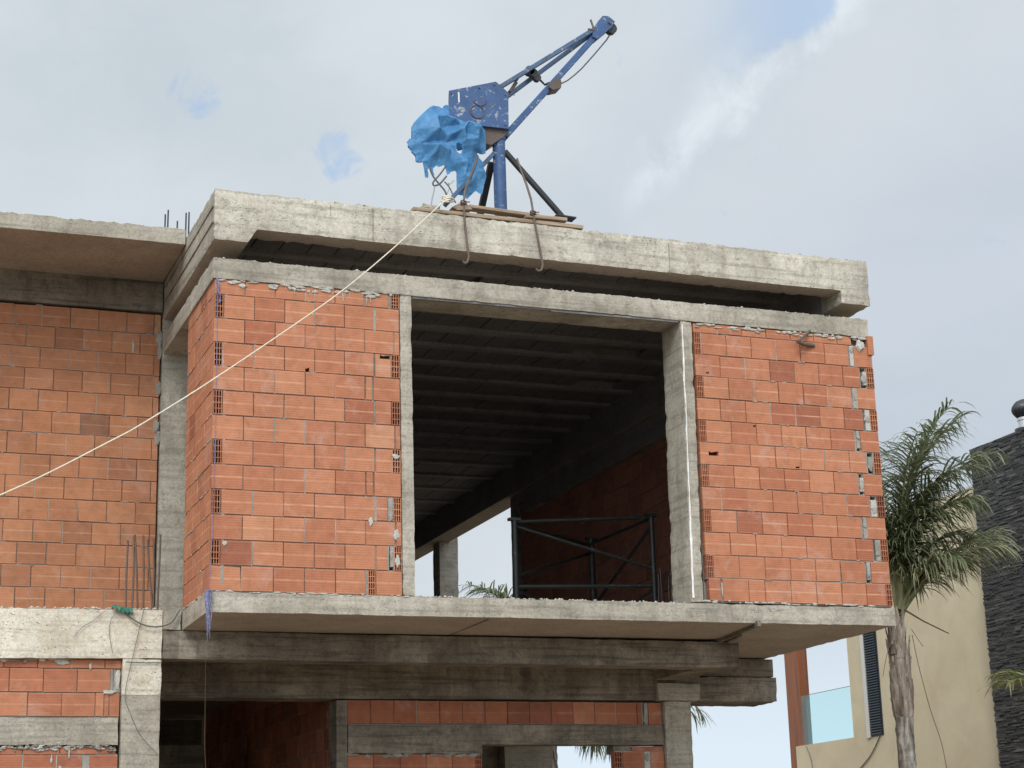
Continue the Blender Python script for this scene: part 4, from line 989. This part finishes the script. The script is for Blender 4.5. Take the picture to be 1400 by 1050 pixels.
wire('hanging_vine', [at(1247, 868, Y=5.5), at(1256, 910, Y=5.5), at(1272, 970, Y=5.5), at(1287, 1015, Y=5.5), at(1296, 1060, Y=5.5)], .005, 'dry_stick', 'thin dry tendril hanging right of the palm trunk', 'tendril')
wire('hanging_vine', [at(1227, 855, Y=5.45), at(1214, 890, Y=5.45), at(1207, 925, Y=5.45)], .004, 'dry_stick', 'thin dry tendril hanging left of the palm trunk', 'tendril')
P2 = at(748, 938, Y=14.5)
PB = thing('palm_tree', (P2.x, P2.y, GZ), 'palm tree behind the house showing only drooping frond tips through the openings', 'palm tree', 'palm trees')
palm_trunk(PB, P2.x, P2.y, [(GZ, .17), (-1, .14), (P2.z, .1)])
def frond_to(root, base, tip, droop, nl=40, ll=.6, hang=1.1):
    h = Vector((tip.x - base.x, tip.y - base.y)); az = math.atan2(h.y, h.x); best = None
    for el in range(-20, 90, 2):
        c = z = 0
        for i in range(26):
            e = R_(el) - R_(droop) * (i / 26) ** 1.7; c += math.cos(e) / 26; z += math.sin(e) / 26
        if c < .08: continue
        L = h.length / c; err = abs(L * z - (tip.z - base.z))
        if best is None or err < best[0]: best = (err, el, L)
    palm_frond(root, base, az, R_(best[1]), best[2], R_(droop), nl=nl, ll=ll, hang=hang)
for px, py, Y, dr in [(636, 800, 14.2, 80), (652, 806, 14.6, 75), (676, 796, 14.9, 85), (664, 808, 13.9, 90), (694, 800, 14.4, 80), (952, 978, 14.0, 70), (962, 984, 14.4, 75), (942, 970, 14.9, 80), (776, 1024, 13.8, 70), (796, 1028, 14.2, 80), (816, 1022, 14.6, 75), (832, 1018, 14.0, 85), (806, 1020, 15.0, 80)]:
    frond_to(PB, P2, at(px, py, Y=Y), dr)
for da, el, L, dr in [(70, 60, 2.2, 100), (110, 50, 2.2, 100), (-100, 40, 2.0, 110), (-140, 45, 2.0, 100), (40, 40, 2.2, 100)]:
    palm_frond(PB, P2, az_r + R_(da), R_(el), L, R_(dr), nl=36, ll=.55, hang=1.1)
P3 = at(1446, 985, Y=3.4)
PC = thing('palm_tree', (P3.x, P3.y, GZ), 'yellowish palm at the right edge in front of the dark stone tower', 'palm tree', 'palm trees')
palm_trunk(PC, P3.x, P3.y, [(GZ, .12), (P3.z, .09)])
for (da, el, L, dr) in [(180, 62, .95, 90), (160, 75, 1.0, 100), (200, 70, .9, 110), (120, 70, 1.0, 90), (-120, 60, .9, 100), (0, 60, 1, 100), (60, 70, 1.1, 90), (-60, 60, 1, 100)]:
    palm_frond(PC, P3, az_r + R_(da), R_(el), L, R_(dr), nl=22, ll=.34, lw=.022, mat='palm_leaf_pale', hang=.8, dry=.2)

# ================================================================== NEIGHBOURING HOUSE
NH = thing('neighbour_house', (15, 10, GZ), 'beige rendered house with glass balcony, cedar post and dark stone tower', 'house')
XH = 14.0
mb = MB()
y1, y2 = 13.6, 15.66
mb.box((XH, 8.0, GZ), (22, y1, 3.515)); mb.box((XH, y1, 2.75), (22, y2, 3.515)); mb.box((XH, y1, GZ), (22, y2, -.05))
w = mb.build('rendered_wall', ['stucco'], NH)
mb = MB(); mb.box((XH - .012, 8.5, 3.516), (22.01, y2 + .012, 3.55)); mb.build('roof_coping', ['white_trim'], NH)
mb = MB()
yR = at(1102.5, 890, X=XH + .14).y; yM = at(1091, 892, X=XH + .08).y; yL = at(1072, 897, X=XH + .06).y
mb.box((XH + .10, yR, GZ), (XH + .14, yM - .004, 2.74), 0); mb.box((XH + .06, yM, GZ), (XH + .14, yL, 2.74), 0)
mb.build('cedar_post', ['cedar', 'grey_trim'], NH)
g0 = at(1094, 952, X=XH + .02); g1 = at(1163, 938, X=XH + .02)
mb = MB(); mb.box((XH + .02, g1.y, -.045), (XH + .032, g0.y, .835)); bal = mb.build('glass_balustrade', ['glass_cyan'], NH)
mb = MB(); mb.box((XH + .015, g1.y + .02, .8355), (XH + .037, g0.y, .842)); mb.box((XH + .05, yR - .12, -.045), (XH + .07, yR - .005, .80)); mb.build('edge_trim', ['grey_trim'], bal)
mb = MB()
sy0, sy1, sz0, sz1 = 12.63, 12.99, -.07, 2.4
mb.box((XH - .008, sy0 - .02, sz0 - .02), (XH + .004, sy1 + .02, sz1), 0)
n = 56
for i in range(n):
    z = sz0 + (sz1 - sz0) * i / n; h = (sz1 - sz0) / n
    mb.add([(XH - .012, sy0, z), (XH - .012, sy1, z), (XH - .040, sy1, z + h * .35), (XH - .040, sy0, z + h * .35), (XH - .014, sy1, z + h * .98), (XH - .014, sy0, z + h * .98)],
           [(0, 3, 2, 1), (3, 5, 4, 2)])
sh = mb.build('louvred_shutter', ['shutter_grey'], NH)
mb = MB(); mb.box((XH - .03, sy1 + .02, sz0 - .03), (XH + .003, sy1 + .13, sz1)); mb.build('reveal', ['white_trim'], sh)
# stone tower
XT = 13.8; yt = 9.13; zt = 4.05
mb = MB(); mb.box((XT + .03, 2.5, GZ), (18, yt - .03, zt - .06), tone=(.3, .3, .3)); z = GZ
while z < zt - .01:
    h = min(random.choice((.018, .022, .028, .034)), zt - z); y = yt
    while y > 2.5:
        L_ = random.uniform(.07, .30); o = random.uniform(0, .022)
        t = random.betavariate(2, 3)
        if z > -1.4 and y > 5.0: mb.box((XT - o, max(2.5, y - L_) + .003, z + .003), (XT + .04, y + (random.uniform(-.012, .012) if y == yt else 0), z + h), tone=(t, t, t))
        else: 
            if y == yt: mb.box((XT - .01, 2.5, z + .003), (XT + .04, y, z + h), tone=(t, t, t))
        y -= L_
    z += h
tw = mb.build('stone_tower', ['slate_stone'], NH)
vy = 8.42; vx = 14.4
mb = MB(); mb.tube([(vx, vy, zt - .1), (vx, vy, zt + .20)], .20, 20); v_ = mb.build('vent_base', ['vent_dark'], tw)
mb = MB(); mb.tube([(vx, vy, zt + .05), (vx, vy, zt + .36)], .135, 20, 0); mb.tube([(vx, vy, zt + .33), (vx, vy, zt + .37)], .15, 20, 0); mb.build('vent_pipe', ['vent_metal'], tw)
mb = MB(); nz = 10
for k in range(22):
    a = 2 * math.pi * k / 22; L4 = []
    for i in range(nz + 1):
        u = i / nz; r = .10 + .12 * math.sin(math.pi * min(.97, .08 + u * .9)); z = zt + .37 + .30 * u; r = r if u < .97 else .03
        aa = a + .5 * u
        L4 += [(vx + math.cos(aa) * r, vy + math.sin(aa) * r, z), (vx + math.cos(aa + .30) * (r - .02), vy + math.sin(aa + .30) * (r - .02), z)]
    mb.add(L4, [(2 * q, 2 * q + 1, 2 * q + 3, 2 * q + 2) for q in range(nz)], 0, smooth=True)
mb.tube([(vx, vy, zt + .37), (vx, vy, zt + .66)], lambda t: .09 + .07 * math.sin(math.pi * t), 14, 0)
mb.build('turbine_vent', ['vent_dark'], tw)
mb = MB(); p0 = at(1325, 642, X=XT + .1); p1 = at(1318, 634, X=XT + .1); p2 = at(1303, 626, X=XT + .1)
mb.tube([p0, p0 + Vector((0, .05, .02)), p1], .03, 8); mb.bar(p1, p2, .07, .03, Vector((1, 0, 0))); mb.build('lamp_arm', ['cable_sheath'], tw)
# thin cable on the rendered wall
wire('wall_cable', [at(1203, 1006, X=XH - .02), at(1196, 1022, X=XH - .02), at(1188, 1036, X=XH - .02), at(1172, 1055, X=XH - .02)], .010, 'cable_sheath', 'dark cable hanging below the louvred shutter of the beige house', 'cable')
wire('wall_cable', [at(1102, 1020, X=XH - .02), at(1108, 1035, X=XH - .02), at(1112, 1056, X=XH - .02)], .006, 'cable_sheath', 'thin cable below the glass balcony of the beige house', 'cable')

# ================================================================== GROUND, SKY, LIGHT, CAMERA
mb = MB(); mb.add([(-600, -600, GZ), (600, -600, GZ), (600, 900, GZ), (-600, 900, GZ)], [(0, 1, 2, 3)])
tag(mb.build('ground', ['ground_dirt']), kind='structure')

SUN = Vector((-.36, -.68, .64)).normalized()
W = bpy.data.worlds.new('World'); scene.world = W; W.use_nodes = True
nt = W.node_tree; N = nt.nodes; Lk = nt.links; N.clear()
out = N.new('ShaderNodeOutputWorld'); tc = N.new('ShaderNodeTexCoord'); D = tc.outputs['Generated']
sky = N.new('ShaderNodeTexSky'); sky.sky_type = 'NISHITA'; sky.sun_disc = False
sky.sun_elevation = math.asin(SUN.z); sky.sun_rotation = math.atan2(SUN.x, SUN.y)
bg1 = N.new('ShaderNodeBackground'); bg1.inputs[1].default_value = .12; Lk.new(sky.outputs[0], bg1.inputs[0])
def wnoise(scale, detail, rough, dist, sc=(1, 1, 1), loc=(0, 0, 0)):
    m = N.new('ShaderNodeMapping'); m.inputs['Scale'].default_value = sc; m.inputs['Location'].default_value = loc; Lk.new(D, m.inputs[0])
    n = N.new('ShaderNodeTexNoise'); n.inputs['Scale'].default_value = scale; n.inputs['Detail'].default_value = detail; n.inputs['Roughness'].default_value = rough; n.inputs['Distortion'].default_value = dist
    Lk.new(m.outputs[0], n.inputs[0]); return n.outputs['Fac']
def wmath(op, a, b=0., c=0.):
    m = N.new('ShaderNodeMath'); m.operation = op
    for i, v in enumerate((a, b, c)):
        if isinstance(v, (int, float)): m.inputs[i].default_value = v
        else: Lk.new(v, m.inputs[i])
    return m.outputs[0]
def wramp(f, stops):
    r = N.new('ShaderNodeValToRGB'); Lk.new(f, r.inputs[0]); e = r.color_ramp.elements
    while len(e) < len(stops): e.new(.5)
    for q, (p, c) in zip(e, stops): q.position = p; q.color = (c, c, c, 1) if isinstance(c, (int, float)) else (*c, 1)
    return r.outputs[0]
def wdot(v):
    m = N.new('ShaderNodeVectorMath'); m.operation = 'DOT_PRODUCT'; Lk.new(D, m.inputs[0]); m.inputs[1].default_value = v; return m.outputs['Value']
def wmix(f, a, b, mode='MIX'):
    m = N.new('ShaderNodeMix'); m.data_type = 'RGBA'; m.blend_type = mode
    for sck, v in ((m.inputs[0], f), (m.inputs[6], a), (m.inputs[7], b)):
        if isinstance(v, (int, float)): sck.default_value = v
        elif isinstance(v, tuple): sck.default_value = (*v, 1)
        else: Lk.new(v, sck)
    return m.outputs[2]
sep = N.new('ShaderNodeSeparateXYZ'); Lk.new(D, sep.inputs[0]); EZ = sep.outputs[2]
n1 = wnoise(3.2, 8, .55, .3, (1, 1, 1.7)); n2 = wnoise(9, 7, .6, .4, (1, 1, 1.5), (3, 1, 2))
cl = wramp(n1, [(.32, (.58, .645, .70)), (.5, (.625, .69, .745)), (.68, (.69, .75, .80))])
cl = wmix(wramp(n2, [(.4, 0), (.7, .4)]), cl, (.74, .80, .85))
# greyer bank low on the right, bright veil near the horizon
bank = wmath('MULTIPLY', wramp(wdot(Vector((.56, .79, .24)).normalized()), [(.965, 0), (.998, .75)]), wramp(n1, [(.3, 1), (.7, .55)]))
cl = wmix(bank, cl, (.51, .575, .675))
cl = wmix(wramp(EZ, [(.06, 1), (.16, 0)]), cl, (.74, .86, .96))
# clouds near the veiled sun are brighter
glow = wmath('MULTIPLY_ADD', wmath('POWER', wmath('MAXIMUM', wdot(SUN), 0.0), 2.0), 2.2, 1.0)
cl = wmix(1.0, cl, glow, 'MULTIPLY')
bg2 = N.new('ShaderNodeBackground'); Lk.new(cl, bg2.inputs[0]); bg2.inputs[1].default_value = 1.0
# gaps of blue: two small holes on the left, one long rift beside the bright edge of the right-hand cloud
def mrange(x, a, b, lo=0., hi=1.):
    m = N.new('ShaderNodeMapRange'); m.interpolation_type = 'SMOOTHSTEP'; Lk.new(x, m.inputs[0])
    for k, v in enumerate((a, b, lo, hi)): m.inputs[k + 1].default_value = v
    return m.outputs[0]
mask = None
def addmask(q):
    global mask
    mask = q if mask is None else wmath('MAXIMUM', mask, q)
hn = wnoise(34, 5, .62, .5, (1, 1, .7))
hp = wnoise(44, 7, .68, .8, (1, 1, .8))
for v, c0, amt in [((.1640, .8972, .4103), .99978, .62), ((.2470, .8934, .3755), .99984, .66), ((.2405, .8915, .3838), .99988, .5)]:
    g = mrange(wdot(Vector(v).normalized()), c0, 1.0)
    q = wmath('ADD', g, wmath('MULTIPLY_ADD', hp, 3.4, -1.7 - .46))
    addmask(wmath('MULTIPLY', mrange(q, .0, .75), amt))
addmask(wmath('MULTIPLY', mrange(wdot(Vector((-.5, .7, .5)).normalized()), .93, .99), .3))
e0 = Vector((.4061, .8351, .3712)); e1 = Vector((.4809, .7598, .4375))
pn = e0.cross(e1).normalized()
if pn.x < 0: pn = -pn
along = wdot((e1 - e0).normalized())
mid = (e1 - e0).normalized().dot((e0 + e1).normalized())
wob = wmath('MULTIPLY_ADD', wnoise(26, 6, .6, .3), .036, -.018)
big = wmath('MULTIPLY_ADD', wnoise(7, 3, .5, 0, (1, 1, 1), (5, 2, 1)), .05, -.025)
side = wmath('ADD', wmath('ADD', wdot(pn), wob), big)
rift = wmath('MULTIPLY', mrange(side, -.085, -.012), mrange(side, -.012, -.004, 1., 0.))
rift = wmath('MULTIPLY', rift, mrange(along, mid - .025, mid + .05))
addmask(wmath('MULTIPLY', rift, .62))
edge = wmath('MULTIPLY', mrange(side, -.026, -.002), mrange(side, -.002, .012, 1., 0.))
edge = wmath('MULTIPLY', wmath('MULTIPLY', edge, mrange(along, mid - .105, mid - .06)), wramp(hn, [(.36, .05), (.6, 1)]))
body = wmath('MULTIPLY', mrange(side, -.004, .02), mrange(side, .05, .14, 1., 0.))
cl2 = wmix(wmath('MULTIPLY', body, .35), cl, (.70, .735, .79))
cl2 = wmix(wmath('MULTIPLY', edge, .6), cl2, (.84, .90, .96))
Lk.new(cl2, bg2.inputs[0])
bg3 = N.new('ShaderNodeBackground'); bg3.inputs[0].default_value = (.44, .63, .92, 1); bg3.inputs[1].default_value = 1
mb_ = N.new('ShaderNodeMixShader'); mb_.inputs[0].default_value = .75; Lk.new(bg1.outputs[0], mb_.inputs[1]); Lk.new(bg3.outputs[0], mb_.inputs[2])
ms = N.new('ShaderNodeMixShader'); Lk.new(mask, ms.inputs[0]); Lk.new(bg2.outputs[0], ms.inputs[1]); Lk.new(mb_.outputs[0], ms.inputs[2]); Lk.new(ms.outputs[0], out.inputs[0])

sl = bpy.data.lights.new('sun', 'SUN'); sl.energy = 1.5; sl.angle = R_(14); sl.color = (1, .95, .87)
so = bpy.data.objects.new('sun', sl); col.objects.link(so); so.rotation_euler = SUN.to_track_quat('Z', 'Y').to_euler()

cam = bpy.data.cameras.new('camera'); cam.sensor_width = 36; cam.lens = FPX / 1400 * 36; cam.clip_end = 3000; cam.clip_start = .1
co = bpy.data.objects.new('camera', cam); col.objects.link(co)
U = -DN; B = -FW
co.matrix_world = Matrix(((RX.x, U.x, B.x, CAM.x), (RX.y, U.y, B.y, CAM.y), (RX.z, U.z, B.z, CAM.z), (0, 0, 0, 1)))
scene.camera = co
scene.view_settings.view_transform = 'Standard'; scene.view_settings.look = 'None'; scene.view_settings.gamma = 1; scene.view_settings.exposure = 0
for o in scene.objects:
    if '_w' in o: del o['_w']
